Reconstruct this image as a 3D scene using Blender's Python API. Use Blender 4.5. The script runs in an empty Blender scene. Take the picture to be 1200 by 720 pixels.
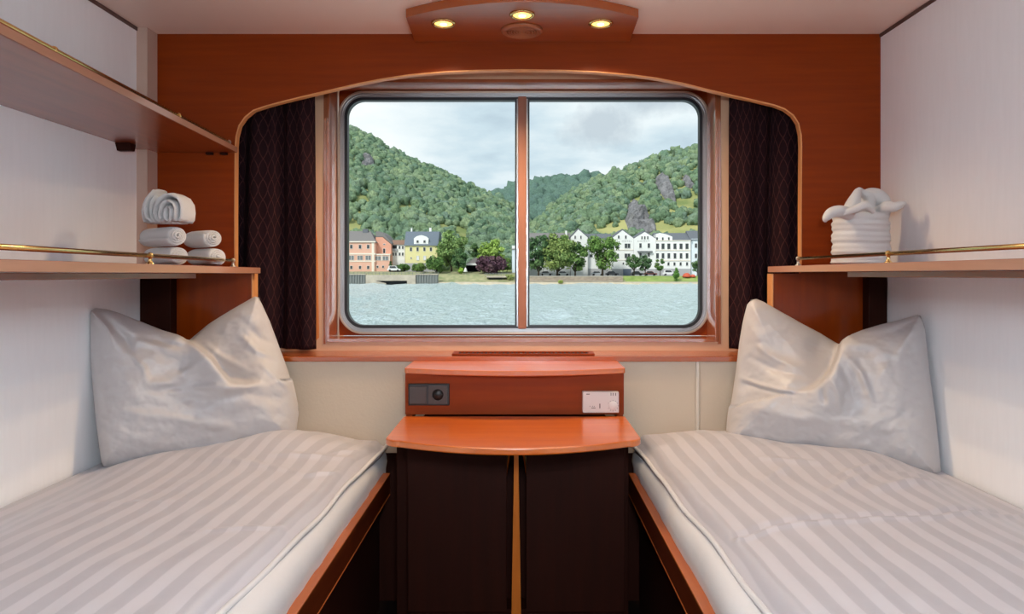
import bpy, bmesh, math, random
import numpy as np
from mathutils import Vector, Matrix, noise as mnoise

random.seed(7)
np.random.seed(7)
S = bpy.context.scene
COL = S.collection
PI = math.pi

# ------------------------------------------------------------------ camera, world, sun, exposure
F, CX, CY, CAMZ = 830.0, 612.0, 322.0, 1.15          # focal length and straight-ahead point in 1200x720 pixels
cam_d = bpy.data.cameras.new('camera'); cam = bpy.data.objects.new('camera', cam_d); COL.objects.link(cam)
cam.location = (0, 0, CAMZ); cam.rotation_euler = (PI/2, 0, 0)
cam_d.sensor_width = 36; cam_d.lens = F/1200*36
cam_d.shift_x = -(CX-600)/1200; cam_d.shift_y = -(360-CY)/1200
cam_d.clip_start = 0.05; cam_d.clip_end = 4000
S.camera = cam
S.view_settings.view_transform = 'Standard'; S.view_settings.look = 'None'
S.view_settings.gamma = 1; S.view_settings.use_curve_mapping = False
S.view_settings.exposure = 0.0
S.cycles.use_denoising = True
S.cycles.max_bounces = 8; S.cycles.diffuse_bounces = 5; S.cycles.glossy_bounces = 4
S.cycles.transparent_max_bounces = 12; S.cycles.transmission_bounces = 4
S.cycles.sample_clamp_indirect = 6
S.cycles.caustics_reflective = False; S.cycles.caustics_refractive = False

SKY_STRENGTH = 1.12
SUN_STRENGTH = 3.1
DOWNLIGHT_W = 21.0
FILL_LAMP_W = 335.0

world = bpy.data.worlds.new('World'); S.world = world; world.use_nodes = True
def build_world():
    nt = world.node_tree; nt.nodes.clear(); N = nt.nodes.new; L = nt.links.new
    out = N('ShaderNodeOutputWorld'); bg = N('ShaderNodeBackground'); L(bg.outputs[0], out.inputs[0])
    tc = N('ShaderNodeTexCoord')
    sep = N('ShaderNodeSeparateXYZ'); L(tc.outputs['Generated'], sep.inputs[0])
    # flat cloud deck: divide by height so that the clouds flatten towards the horizon
    zc = N('ShaderNodeMath'); zc.operation = 'ADD'; zc.inputs[1].default_value = 0.18; L(sep.outputs['Z'], zc.inputs[0])
    zm = N('ShaderNodeMath'); zm.operation = 'MAXIMUM'; zm.inputs[1].default_value = 0.05; L(zc.outputs[0], zm.inputs[0])
    dx = N('ShaderNodeMath'); dx.operation = 'DIVIDE'; L(sep.outputs['X'], dx.inputs[0]); L(zm.outputs[0], dx.inputs[1])
    dy = N('ShaderNodeMath'); dy.operation = 'DIVIDE'; L(sep.outputs['Y'], dy.inputs[0]); L(zm.outputs[0], dy.inputs[1])
    cb = N('ShaderNodeCombineXYZ'); L(dx.outputs[0], cb.inputs[0]); L(dy.outputs[0], cb.inputs[1])
    n1 = N('ShaderNodeTexNoise'); n1.inputs['Scale'].default_value = 1.5; n1.inputs['Detail'].default_value = 8; n1.inputs['Roughness'].default_value = .52
    mp = N('ShaderNodeMapping'); mp.inputs['Location'].default_value = (3.35, 0.9, 0.4); L(cb.outputs[0], mp.inputs[0]); L(mp.outputs[0], n1.inputs['Vector'])
    cr = N('ShaderNodeValToRGB'); L(n1.outputs['Fac'], cr.inputs[0])
    e = cr.color_ramp.elements
    e[0].position = .28; e[0].color = (.40, .50, .60, 1)
    e[1].position = .70; e[1].color = (.95, .97, .98, 1)
    a = cr.color_ramp.elements.new(.42); a.color = (.60, .72, .80, 1)
    b = cr.color_ramp.elements.new(.54); b.color = (.80, .87, .91, 1)
    # darker cloud banks high on the right
    n2 = N('ShaderNodeTexNoise'); n2.inputs['Scale'].default_value = 14; n2.inputs['Detail'].default_value = 7; n2.inputs['Roughness'].default_value = .6; L(tc.outputs['Generated'], n2.inputs['Vector'])
    banks = []
    for c, q in (((.112, .972, .203), (19, 3, 27)), ((.19, .955, .232), (12, 3, 40)), ((-.15, .96, .245), (5, 3, 60))):
        vm = N('ShaderNodeVectorMath'); vm.operation = 'SUBTRACT'; vm.inputs[1].default_value = c; L(tc.outputs['Generated'], vm.inputs[0])
        vs = N('ShaderNodeVectorMath'); vs.operation = 'MULTIPLY'; vs.inputs[1].default_value = q; L(vm.outputs[0], vs.inputs[0])
        va = N('ShaderNodeVectorMath'); va.operation = 'MULTIPLY_ADD'; va.inputs[1].default_value = (2.4, 2.4, 2.4); L(n2.outputs['Color'], va.inputs[0]); L(vs.outputs[0], va.inputs[2])
        vo = N('ShaderNodeVectorMath'); vo.operation = 'SUBTRACT'; vo.inputs[1].default_value = (1.2, 1.2, 1.2); L(va.outputs[0], vo.inputs[0])
        ln = N('ShaderNodeVectorMath'); ln.operation = 'LENGTH'; L(vo.outputs[0], ln.inputs[0])
        mr = N('ShaderNodeMapRange'); mr.inputs[1].default_value = .45; mr.inputs[2].default_value = 1.15; mr.inputs[3].default_value = .8 if c[0] > 0 else .35; mr.inputs[4].default_value = 0
        L(ln.outputs['Value'], mr.inputs[0]); banks.append(mr)
    for q in banks[1:]:
        mm = N('ShaderNodeMath'); mm.operation = 'MAXIMUM'; L(banks[0].outputs[0], mm.inputs[0]); L(q.outputs[0], mm.inputs[1]); banks[0] = mm
    mr = banks[0]
    mx = N('ShaderNodeMix'); mx.data_type = 'RGBA'; L(mr.outputs[0], mx.inputs['Factor']); L(cr.outputs[0], mx.inputs['A']); mx.inputs['B'].default_value = (.50, .57, .64, 1)
    L(mx.outputs['Result'], bg.inputs[0]); bg.inputs[1].default_value = SKY_STRENGTH
build_world()

sun_d = bpy.data.lights.new('sun', 'SUN'); sun = bpy.data.objects.new('sun', sun_d); COL.objects.link(sun)
sun_d.energy = SUN_STRENGTH; sun_d.angle = math.radians(12); sun_d.color = (1, .96, .90)
sun.rotation_euler = (math.radians(48), 0, math.radians(-32))      # high behind the boat, from the left

# ------------------------------------------------------------------ helpers
def U(px, py, d):
    return Vector(((px-CX)/F*d, d, CAMZ+(CY-py)/F*d))

class MB:
    """collects shapes for ONE mesh"""
    def __init__(s): s.v = []; s.f = []; s.sm = []; s.mi = []; s.uv = None
    def add(s, vs, fs, smooth=False, mi=0):
        o = len(s.v); s.v += [tuple(v) for v in vs]
        s.f += [tuple(i+o for i in f) for f in fs]; s.sm += [smooth]*len(fs); s.mi += [mi]*len(fs); return s
    def bm(s, bm, smooth=False, mi=0):
        bm.verts.ensure_lookup_table(); bm.verts.index_update()
        s.add([v.co[:] for v in bm.verts], [[v.index for v in f.verts] for f in bm.faces], smooth, mi); bm.free(); return s
    def box(s, x0, x1, y0, y1, z0, z1, bev=0, seg=2, M=None, mi=0):
        bm = bmesh.new(); bmesh.ops.create_cube(bm, size=1)
        for v in bm.verts:
            v.co = Vector(((x0+x1)/2+v.co.x*(x1-x0), (y0+y1)/2+v.co.y*(y1-y0), (z0+z1)/2+v.co.z*(z1-z0)))
        if bev: bmesh.ops.bevel(bm, geom=bm.edges[:], offset=bev, segments=seg, affect='EDGES', profile=.5)
        if M is not None: bm.transform(M)
        return s.bm(bm, False, mi)
    def prism(s, pts, axis, a, b, bev=0, mi=0, M=None):
        """polygon pts (2D) extruded along axis from a to b; axis 'y': pts are (x,z); 'z': (x,y); 'x': (y,z)"""
        def P(p, t): return {'y': (p[0], t, p[1]), 'z': (p[0], p[1], t), 'x': (t, p[0], p[1])}[axis]
        bm = bmesh.new(); va = [bm.verts.new(P(p, a)) for p in pts]; f = bm.faces.new(va)
        r = bmesh.ops.extrude_face_region(bm, geom=[f]); vb = [g for g in r['geom'] if isinstance(g, bmesh.types.BMVert)]
        d = Vector(P((0, 0), b-a))
        for v in vb: v.co += d
        bmesh.ops.recalc_face_normals(bm, faces=bm.faces[:])
        if bev:
            es = [e for e in bm.edges if len(e.link_faces) == 2 and e.link_faces[0].normal.angle(e.link_faces[1].normal) > .6]
            bmesh.ops.bevel(bm, geom=es, offset=bev, segments=2, affect='EDGES', profile=.5)
        if M is not None: bm.transform(M)
        return s.bm(bm, False, mi)
    def tube(s, pts, r, n=10, closed=False, smooth=True, mi=0):
        pts = [Vector(p) for p in pts]; m = len(pts); rr = r if isinstance(r, (list, tuple)) else [r]*m
        vs = []; up = None
        for i, p in enumerate(pts):
            a = pts[(i-1) % m] if (closed or i > 0) else p; b = pts[(i+1) % m] if (closed or i < m-1) else p
            t = (b-a).normalized()
            if up is None: up = Vector((0, 0, 1)) if abs(t.z) < .9 else Vector((1, 0, 0))
            u = (up-t*up.dot(t)).normalized(); w = t.cross(u); up = u
            for k in range(n):
                c = 2*PI*k/n; vs.append(p+u*(math.cos(c)*rr[i])+w*(math.sin(c)*rr[i]))
        fs = []
        for i in range(m if closed else m-1):
            j = (i+1) % m
            for k in range(n): fs.append((i*n+k, i*n+(k+1) % n, j*n+(k+1) % n, j*n+k))
        if not closed: fs += [tuple(range(n))[::-1], tuple((m-1)*n+k for k in range(n))]
        return s.add(vs, fs, smooth, mi)
    def lathe(s, prof, c=(0, 0, 0), n=24, M=None, smooth=True, mi=0):
        """prof: (r,z) list"""
        vs = []; fs = []; c = Vector(c)
        for r, z in prof:
            for k in range(n):
                a = 2*PI*k/n; p = Vector((r*math.cos(a), r*math.sin(a), z))
                if M is not None: p = M @ p
                vs.append(p+c)
        m = len(prof)
        for i in range(m-1):
            for k in range(n): fs.append((i*n+k, i*n+(k+1) % n, (i+1)*n+(k+1) % n, (i+1)*n+k))
        fs += [tuple(range(n))[::-1], tuple((m-1)*n+k for k in range(n))]
        return s.add(vs, fs, smooth, mi)
    def grid(s, P, closed_u=False, smooth=True, mi=0):
        """P: rows of points"""
        nu = len(P); nv = len(P[0]); fs = []
        for i in range(nu if closed_u else nu-1):
            j = (i+1) % nu
            for k in range(nv-1): fs.append((i*nv+k, j*nv+k, j*nv+k+1, i*nv+k+1))
        return s.add([p for r in P for p in r], fs, smooth, mi)

ROOT = {}
def empty(name, loc, label=None, cat=None, group=None):
    o = bpy.data.objects.new(name, None); COL.objects.link(o); o.location = loc; o.empty_display_size = .05
    ROOT[o.name] = Vector(loc); tag(o, label, cat, group); return o
def tag(o, label=None, cat=None, group=None, kind=None):
    if label: o['label'] = label
    if cat: o['category'] = cat
    if group: o['group'] = group
    if kind: o['kind'] = kind
    return o
def obj(name, mb, mat, parent=None, fix=True, mods=()):
    """one mesh object; vertices are given in world space"""
    v = np.array(mb.v, dtype=float)
    if parent is None:
        lo = v.min(0); hi = v.max(0); L = Vector(((lo[0]+hi[0])/2, (lo[1]+hi[1])/2, lo[2]))
    else: L = ROOT[parent.name]
    me = bpy.data.meshes.new(name)
    me.from_pydata([tuple(p) for p in v-np.array(L)], [], mb.f)
    me.polygons.foreach_set('use_smooth', mb.sm); me.polygons.foreach_set('material_index', mb.mi)
    for m in (mat if isinstance(mat, (list, tuple)) else [mat]): me.materials.append(m)
    if mb.uv is not None:
        ul = me.uv_layers.new(name='UVMap'); li = np.empty(len(me.loops), dtype=np.int32); me.loops.foreach_get('vertex_index', li)
        ul.data.foreach_set('uv', np.array(mb.uv, dtype=np.float32)[li].ravel())
    if fix:
        b = bmesh.new(); b.from_mesh(me); bmesh.ops.recalc_face_normals(b, faces=b.faces[:]); b.to_mesh(me); b.free()
    me.update()
    o = bpy.data.objects.new(name, me); COL.objects.link(o); ROOT[o.name] = Vector(L)
    if parent is None: o.location = L
    else: o.parent = parent
    return o
def thing(name, mb, mat, label, cat, group=None, **k): return tag(obj(name, mb, mat, **k), label, cat, group)
def struct(name, mb, mat, **k): return tag(obj(name, mb, mat, **k), kind='structure')
def kids(o): return list(o.children)

# ------------------------------------------------------------------ materials
def mat(name, col=(.8, .8, .8), rough=.5, metal=0, coat=0, coat_r=.1, spec=.5, sheen=0):
    m = bpy.data.materials.new(name); m.use_nodes = True
    b = m.node_tree.nodes['Principled BSDF']
    b.inputs['Base Color'].default_value = (*col, 1); b.inputs['Roughness'].default_value = rough; b.inputs['Metallic'].default_value = metal
    b.inputs['Coat Weight'].default_value = coat; b.inputs['Coat Roughness'].default_value = coat_r; b.inputs['Specular IOR Level'].default_value = spec
    b.inputs['Sheen Weight'].default_value = sheen
    return m
def nodes(m):
    nt = m.node_tree; return nt, nt.nodes.new, nt.links.new, nt.nodes['Principled BSDF']
def add_bump(m, scale, strength, dist=.01, detail=3, stretch=(1, 1, 1), coord='Object'):
    nt, N, L, b = nodes(m)
    tc = N('ShaderNodeTexCoord'); mp = N('ShaderNodeMapping'); mp.inputs['Scale'].default_value = stretch; L(tc.outputs[coord], mp.inputs[0])
    n = N('ShaderNodeTexNoise'); n.inputs['Scale'].default_value = scale; n.inputs['Detail'].default_value = detail; L(mp.outputs[0], n.inputs['Vector'])
    bp = N('ShaderNodeBump'); bp.inputs['Strength'].default_value = strength; bp.inputs['Distance'].default_value = dist
    L(n.outputs['Fac'], bp.inputs['Height']); L(bp.outputs[0], b.inputs['Normal']); return m
def vary(m, c0, c1, scale, detail=4, stretch=(1, 1, 1), lo=.3, hi=.7, coord='Object', rough=.55):
    nt, N, L, b = nodes(m)
    tc = N('ShaderNodeTexCoord'); mp = N('ShaderNodeMapping'); mp.inputs['Scale'].default_value = stretch
    if coord == 'World':
        g = N('ShaderNodeNewGeometry'); L(g.outputs['Position'], mp.inputs[0])
    else: L(tc.outputs[coord], mp.inputs[0])
    n = N('ShaderNodeTexNoise'); n.inputs['Scale'].default_value = scale; n.inputs['Detail'].default_value = detail; n.inputs['Roughness'].default_value = rough
    L(mp.outputs[0], n.inputs['Vector'])
    r = N('ShaderNodeValToRGB'); r.color_ramp.elements[0].position = lo; r.color_ramp.elements[1].position = hi
    r.color_ramp.elements[0].color = (*c0, 1); r.color_ramp.elements[1].color = (*c1, 1)
    L(n.outputs['Fac'], r.inputs[0]); L(r.outputs[0], b.inputs['Base Color']); return m
def wood(name, c0, c1, along, rough=.35, coat=.6, coat_r=.12, coat_ior=1.5, bump=.05):
    m = mat(name, c0, rough, coat=coat, coat_r=coat_r, spec=.15); m.node_tree.nodes['Principled BSDF'].inputs['Coat IOR'].default_value = coat_ior
    st = {'x': (1.2, 14, 22), 'y': (16, 1.2, 22), 'z': (16, 16, 1.2)}[along]
    vary(m, c0, c1, 2.2, 6, st, .32, .68, coord='World', rough=.6)
    nt, N, L, b = nodes(m)
    g = N('ShaderNodeNewGeometry'); mp = N('ShaderNodeMapping'); mp.inputs['Scale'].default_value = tuple(4*q for q in st); L(g.outputs['Position'], mp.inputs[0])
    n = N('ShaderNodeTexNoise'); n.inputs['Scale'].default_value = 3; n.inputs['Detail'].default_value = 3; L(mp.outputs[0], n.inputs['Vector'])
    bp = N('ShaderNodeBump'); bp.inputs['Strength'].default_value = bump; bp.inputs['Distance'].default_value = .002
    L(n.outputs['Fac'], bp.inputs['Height']); L(bp.outputs[0], b.inputs['Normal'])
    return m

CH0, CH1 = (.205, .026, .0), (.25, .035, .0)
W_X = wood('cherry_wood_horizontal', CH0, CH1, 'x', rough=.55, coat=.10, coat_r=.3)
W_Y = wood('cherry_wood_lengthwise', (.24, .045, .008), (.31, .062, .012), 'y', rough=.4, coat=1, coat_r=.22, coat_ior=1.75)
W_Z = wood('cherry_wood_vertical', CH0, CH1, 'z')
W_TOP = wood('cherry_wood_tabletop', (.55, .100, .002), (.66, .14, .003), 'x', rough=.45, coat=1, coat_r=.24, coat_ior=2.1)
W_EDGE = wood('window_lit_edge_banding', (.66, .28, .10), (.74, .34, .13), 'z', rough=.5, coat=.3, coat_r=.35)  # lighter edge wood, paled further for the window light it catches
W_DARK = wood('shade_deepened_mahogany', (.020, .0026, .0003), (.027, .0036, .0005), 'z', rough=.65, coat=0)  # colour deepened to carry the tabletop's shade on the cabinet doors
M_WALL = mat('woven_wall_covering', (.82, .81, .81), .75); vary(M_WALL, (.855, .845, .86), (.88, .87, .885), 60, 3, (1, 1, .12), .3, .7)
add_bump(M_WALL, 90, .10, .003, 3, (1, 1, .15))
M_WALLP = mat('cream_wall_panel', (.61, .49, .37), .55); add_bump(M_WALLP, 120, .22, .003, 3)
M_CEIL = mat('ceiling_panel', (.92, .76, .66), .5)
M_FLOOR = mat('dark_carpet', (.012, .006, .005), .95, spec=.05); add_bump(M_FLOOR, 300, .5, .004)
M_BRASS = mat('polished_brass', (.80, .58, .24), .18, 1)
M_STEEL = mat('brushed_steel', (.62, .60, .58), .3, 1)
M_ALU = mat('grey_aluminium', (.42, .41, .41), .28, .9)
M_GASKET = mat('black_rubber_gasket', (.012, .014, .018), .4)
M_BLACKPL = mat('anthracite_plastic', (.055, .040, .035), .35)
M_BLACK2 = mat('black_plastic', (.010, .009, .009), .4)
M_WHITEPL = mat('white_plastic', (.66, .60, .56), .4)
M_GREYMARK = mat('grey_print', (.12, .09, .08), .6)
M_ORANGE = mat('orange_curtain_lining', (.62, .20, .05), .8)

def fabric_mat(name, col, stripes=False, axis='x', bump=.12, sheen=.15):
    m = mat(name, col, .62, sheen=sheen, spec=.25)
    nt, N, L, b = nodes(m)
    g = N('ShaderNodeTexCoord'); n = N('ShaderNodeTexNoise'); n.inputs['Scale'].default_value = 380; n.inputs['Detail'].default_value = 2; L(g.outputs['Object'], n.inputs['Vector'])
    n2 = N('ShaderNodeTexNoise'); n2.inputs['Scale'].default_value = 9; n2.inputs['Detail'].default_value = 3; L(g.outputs['Object'], n2.inputs['Vector'])
    ad = N('ShaderNodeMath'); ad.operation = 'MULTIPLY_ADD'; ad.inputs[1].default_value = 7; L(n2.outputs['Fac'], ad.inputs[0]); L(n.outputs['Fac'], ad.inputs[2])
    bp = N('ShaderNodeBump'); bp.inputs['Strength'].default_value = bump; bp.inputs['Distance'].default_value = .004
    L(ad.outputs[0], bp.inputs['Height']); L(bp.outputs[0], b.inputs['Normal'])
    if stripes:                                                   # woven satin stripes run down the bed (UV.x across)
        uv = N('ShaderNodeUVMap'); uv.uv_map = 'UVMap'; sp = N('ShaderNodeSeparateXYZ'); L(uv.outputs[0], sp.inputs[0])
        mu = N('ShaderNodeMath'); mu.operation = 'MULTIPLY'; mu.inputs[1].default_value = 1/.060; L(sp.outputs[0], mu.inputs[0])
        fr = N('ShaderNodeMath'); fr.operation = 'FRACT'; L(mu.outputs[0], fr.inputs[0])
        pp = N('ShaderNodeMath'); pp.operation = 'PINGPONG'; pp.inputs[1].default_value = .5; L(fr.outputs[0], pp.inputs[0])
        mr = N('ShaderNodeMapRange'); mr.inputs[1].default_value = .225; mr.inputs[2].default_value = .265; L(pp.outputs[0], mr.inputs[0])
        mx = N('ShaderNodeMix'); mx.data_type = 'RGBA'; L(mr.outputs[0], mx.inputs['Factor'])
        mx.inputs['A'].default_value = (*col, 1); mx.inputs['B'].default_value = (col[0]*.82, col[1]*.82, col[2]*.83, 1)
        L(mx.outputs['Result'], b.inputs['Base Color'])
        rr = N('ShaderNodeMapRange'); rr.inputs[3].default_value = .68; rr.inputs[4].default_value = .42; L(mr.outputs[0], rr.inputs[0]); L(rr.outputs[0], b.inputs['Roughness'])
    return m
M_PILLOW = fabric_mat('white_satin_cotton', (.52, .485, .48), bump=.03)
M_PILLOW.node_tree.nodes['Principled BSDF'].inputs['Roughness'].default_value = .42; M_PILLOW.node_tree.nodes['Principled BSDF'].inputs['Specular IOR Level'].default_value = .45
M_SHEET = fabric_mat('white_cotton_sheet', (.64, .62, .63), bump=.08)
M_DUVET = fabric_mat('striped_satin_duvet', (.56, .53, .565), True, bump=.06)
M_TERRY = mat('white_terry_towel', (.83, .81, .80), .95, sheen=.4, spec=.1); add_bump(M_TERRY, 420, 1.0, .006, 3)

def curtain_mat():
    m = mat('aubergine_curtain_cloth', (.016, .007, .009), .85, spec=.08)
    nt, N, L, b = nodes(m); uv = N('ShaderNodeUVMap'); uv.uv_map = 'UVMap'; sp = N('ShaderNodeSeparateXYZ'); L(uv.outputs[0], sp.inputs[0])
    def mth(op, a, bb=None, c=None):
        q = N('ShaderNodeMath'); q.operation = op
        for i, x in enumerate((a, bb, c)):
            if x is None: continue
            if isinstance(x, (int, float)): q.inputs[i].default_value = x
            else: L(x, q.inputs[i])
        return q.outputs[0]
    u = mth('MULTIPLY', sp.outputs[0], 1/.030); v = mth('MULTIPLY', sp.outputs[1], 1/.075)
    wob = mth('MULTIPLY', mth('SINE', mth('MULTIPLY', v, 2*PI)), .07)
    a = mth('ABSOLUTE', mth('SUBTRACT', mth('FRACT', mth('ADD', mth('ADD', u, v), wob)), .5))
    c = mth('ABSOLUTE', mth('SUBTRACT', mth('FRACT', mth('SUBTRACT', mth('SUBTRACT', u, v), wob)), .5))
    mn = mth('MINIMUM', a, c)
    mr = N('ShaderNodeMapRange'); mr.inputs[1].default_value = .035; mr.inputs[2].default_value = .075; mr.inputs[3].default_value = 1; mr.inputs[4].default_value = 0; L(mn, mr.inputs[0])
    n = N('ShaderNodeTexNoise'); n.inputs['Scale'].default_value = 60; L(uv.outputs[0], n.inputs['Vector'])
    fac = mth('MULTIPLY', mr.outputs[0], mth('MULTIPLY', n.outputs['Fac'], .85))
    mx = N('ShaderNodeMix'); mx.data_type = 'RGBA'; L(fac, mx.inputs['Factor']); mx.inputs['A'].default_value = (.016, .006, .008, 1); mx.inputs['B'].default_value = (.095, .034, .030, 1)
    L(mx.outputs['Result'], b.inputs['Base Color']); return m
M_CURTAIN = curtain_mat()

def glass_mat():
    m = bpy.data.materials.new('window_glass'); m.use_nodes = True; nt = m.node_tree; nt.nodes.clear(); N = nt.nodes.new; L = nt.links.new
    o = N('ShaderNodeOutputMaterial'); mx = N('ShaderNodeMixShader'); t = N('ShaderNodeBsdfTransparent'); g = N('ShaderNodeBsdfGlossy'); f = N('ShaderNodeFresnel')
    t.inputs[0].default_value = (.97, .985, .98, 1); g.inputs['Roughness'].default_value = .02; f.inputs[0].default_value = 1.04
    L(f.outputs[0], mx.inputs[0]); L(t.outputs[0], mx.inputs[1]); L(g.outputs[0], mx.inputs[2]); L(mx.outputs[0], o.inputs[0]); return m
M_GLASS = glass_mat()
def emit_mat(name, col, s):
    m = mat(name, col); b = m.node_tree.nodes['Principled BSDF']; b.inputs['Emission Color'].default_value = (*col, 1); b.inputs['Emission Strength'].default_value = s; return m
M_LENS = emit_mat('glowing_downlight_lens', (1, .62, .16), 2.2)
M_BULB = emit_mat('glowing_bulb', (1, .85, .55), 5)
M_OPAL = emit_mat('opal_fill_lamp_glass', (1, .95, .9), 2.0)

# ------------------------------------------------------------------ room shell
XL, XR, YB, ZC, YW = -1.325, 1.265, 2.50, 2.0, 2.675      # side walls, panel plane, ceiling, window wall plane
YR = -1.6
struct('floor', MB().box(XL-.1, XR+.1, YR-.1, 2.95, -.06, 0), M_FLOOR)
struct('ceiling', MB().box(XL-.1, XR+.1, YR-.1, 2.95, ZC, ZC+.06), M_CEIL)
struct('wall_left', MB().box(XL-.1, XL, YR-.1, 2.95, 0, ZC), M_WALL)
struct('wall_right', MB().box(XR, XR+.1, YR-.1, 2.95, 0, ZC), M_WALL)
struct('wall_back', MB().box(XL, XR, YR-.1, YR, 0, ZC), M_WALL)
# wall with the window (the far one)
OX0, OX1, OZ0, OZ1 = -.727, .727, .908, 1.875
mb = MB()
mb.box(XL, OX0-.012, YW, 2.93, .0, ZC); mb.box(OX1+.012, XR, YW, 2.93, 0, ZC)
mb.box(OX0-.012, OX1+.012, YW, 2.93, OZ1+.012, ZC); mb.box(OX0-.012, OX1+.012, YW, 2.93, 0, OZ0-.012)
struct('wall_front', mb, mat('window_wall_laminate', (.66, .40, .25), .4))
# lower wall below the sill, flush with the panel plane
struct('gap_shade_panel', MB().box(XL, XR, YB-.004, YW, 0, .52), W_DARK)  # dark panel added so the gap beside the cabinet reads as black shade
mb = MB(); mb.box(XL, .608, YB, YW, .52, .8435); mb.box(.628, XR, YB, YW, .52, .8435); mb.box(.608, .628, YB+.003, YW, .52, .8435)
struct('wall_below_window', mb, M_WALLP)
mb = MB(); mb.box(.613, .623, YB-.003, YB+.006, .52, .8432, .002)
struct('trim_1', mb, mat('joint_strip', (.70, .62, .52), .4))
struct('trim_2', MB().box(XL, -1.288, 2.433, YB, 1.18, ZC), mat('warm_shade_brown', (.52, .36, .29), .6))          # little pilaster in the left corner; its brown paints in the warm shade
mb = MB(); mb.box(XL, XL+.004, YR, 2.433, ZC-.012, ZC); mb.box(XR-.004, XR, YR, YB, ZC-.012, ZC)
struct('trim_3', mb, mat('dark_ceiling_joint', (.10, .05, .04), .6))

# window sill
mb = MB(); mb.prism([(YB-.012, .8437), (YB-.012, .862), (YW, .862), (YW, .8437)], 'x', -.944, .875, .002)
struct('window_sill', mb, wood('glossy_cherry_sill', (.34, .06, .004), (.40, .08, .006), 'x', rough=.4, coat=1, coat_r=.16, coat_ior=1.8, bump=.01))

# window: casing, reveal, back board, aluminium frame, mullion, panes
YG = 2.79
def rrect(x0, x1, z0, z1, r, n=10):
    pts = []
    for cx, cz, a0 in ((x1-r, z1-r, 0), (x0+r, z1-r, PI/2), (x0+r, z0+r, PI), (x1-r, z0+r, 3*PI/2)):
        for k in range(n+1):
            a = a0+PI/2*k/n; pts.append((cx+r*math.cos(a), cz+r*math.sin(a)))
    return pts
def ring(mb, outer, inner, y0, y1, smooth=False, mi=0):
    """closed frame between two outlines of equal point count; y0 is the near face"""
    n = len(outer); vs = [(p[0], y0, p[1]) for p in outer]+[(p[0], y0, p[1]) for p in inner]+[(p[0], y1, p[1]) for p in outer]+[(p[0], y1, p[1]) for p in inner]
    fs = []
    for i in range(n):
        j = (i+1) % n
        fs += [(i, j, n+j, n+i), (2*n+j, 2*n+i, 3*n+i, 3*n+j), (i, 2*n+i, 2*n+j, j), (n+j, 3*n+j, 3*n+i, n+i)]
    mb.add(vs, fs, smooth, mi)
win = empty('window_1', (0, YG, OZ0)); win['kind'] = 'structure'
mb = MB()
T = .012
mb.box(OX0-T, OX0, YW-.006, YG, OZ0-T, OZ1+T, .002); mb.box(OX1, OX1+T, YW-.006, YG, OZ0-T, OZ1+T, .002)
mb.box(OX0, OX1, YW-.006, YG, OZ1, OZ1+T); mb.box(OX0, OX1, YW-.006, YG, OZ0-T, OZ0)
mb.box(OX0-.022, OX0-T, YW-.004, YW+.001, OZ0-.02, OZ1+.02); mb.box(OX1+T, OX1+.022, YW-.004, YW+.001, OZ0-.02, OZ1+.02)
obj('window_casing', mb, wood('glossy_cherry_reveal', (.34, .10, .04), (.38, .12, .05), 'z', rough=.3, coat=1, coat_r=.10, coat_ior=2.6, bump=0), win)
gx0, gx1, gz0, gz1 = -.722, .737, .915, 1.872
gx0, gx1 = (397-CX)/F*YG, (830-CX)/F*YG
gz1, gz0 = CAMZ+(CY-107.5)/F*YG, CAMZ+(CY-391.5)/F*YG
o1 = rrect(gx0, gx1, gz0, gz1, .098); r_ = .5
mb = MB()
big = []
for (x, z) in o1:
    # outer rectangle point matching each rounded point
    cx, cz = (gx0+gx1)/2, (gz0+gz1)/2
    dx, dz = x-cx, z-cz; s = max(abs(dx)/((OX1-OX0)/2), abs(dz)/((OZ1-OZ0)/2))
    big.append((cx+dx/s if s else x, cz+dz/s if s else z))
ring(mb, big, o1, YG, YG+.03)
obj('back_board', mb, W_X, win)
def shrink(p, d):
    return rrect(gx0+d, gx1-d, gz0+d, gz1-d, .098-d)
mb = MB()
ring(mb, shrink(o1, .006), shrink(o1, .013), YG-.003, YG+.03)
ring(mb, shrink(o1, .013), shrink(o1, .022), YG+.006, YG+.03)
fr = obj('window_frame', mb, M_ALU, win)
mb = MB(); ring(mb, o1, shrink(o1, .006), YG-.010, YG+.03)
obj('bead', mb, mat('pale_bronze_bead', (.50, .36, .26), .3, .6), fr)
mb = MB(); ring(mb, shrink(o1, .022), shrink(o1, .034), YG+.000, YG+.03)
obj('gasket', mb, M_GASKET, fr)
mx0, mx1 = (603.5-CX)/F*YG, (620.5-CX)/F*YG
mb = MB(); mb.box(mx0+.012, mx1-.012, YG-.010, YG+.03, gz0+.02, gz1-.02, .004); 
mul = obj('mullion', mb, wood('brown_mullion', (.30, .13, .08), (.35, .15, .10), 'z', rough=.5, coat=.1, coat_r=.4), win)
mb = MB(); mb.box(mx0+.007, mx0+.012, YG-.008, YG+.03, gz0+.03, gz1-.03); mb.box(mx1-.012, mx1-.007, YG-.008, YG+.03, gz0+.03, gz1-.03)
obj('mullion_strip', mb, M_ALU, mul)
mb = MB(); mb.box(mx0, mx0+.007, YG-.002, YG+.03, gz0+.03, gz1-.03); mb.box(mx1-.007, mx1, YG-.002, YG+.03, gz0+.03, gz1-.03)
obj('mullion_gasket', mb, M_GASKET, mul)
for a, b in ((gx0+.012, mx0+.005), (mx1-.005, gx1-.012)):
    obj('glass_pane', MB().box(a, b, YG+.016, YG+.021, gz0+.012, gz1-.012), M_GLASS, win)

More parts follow.
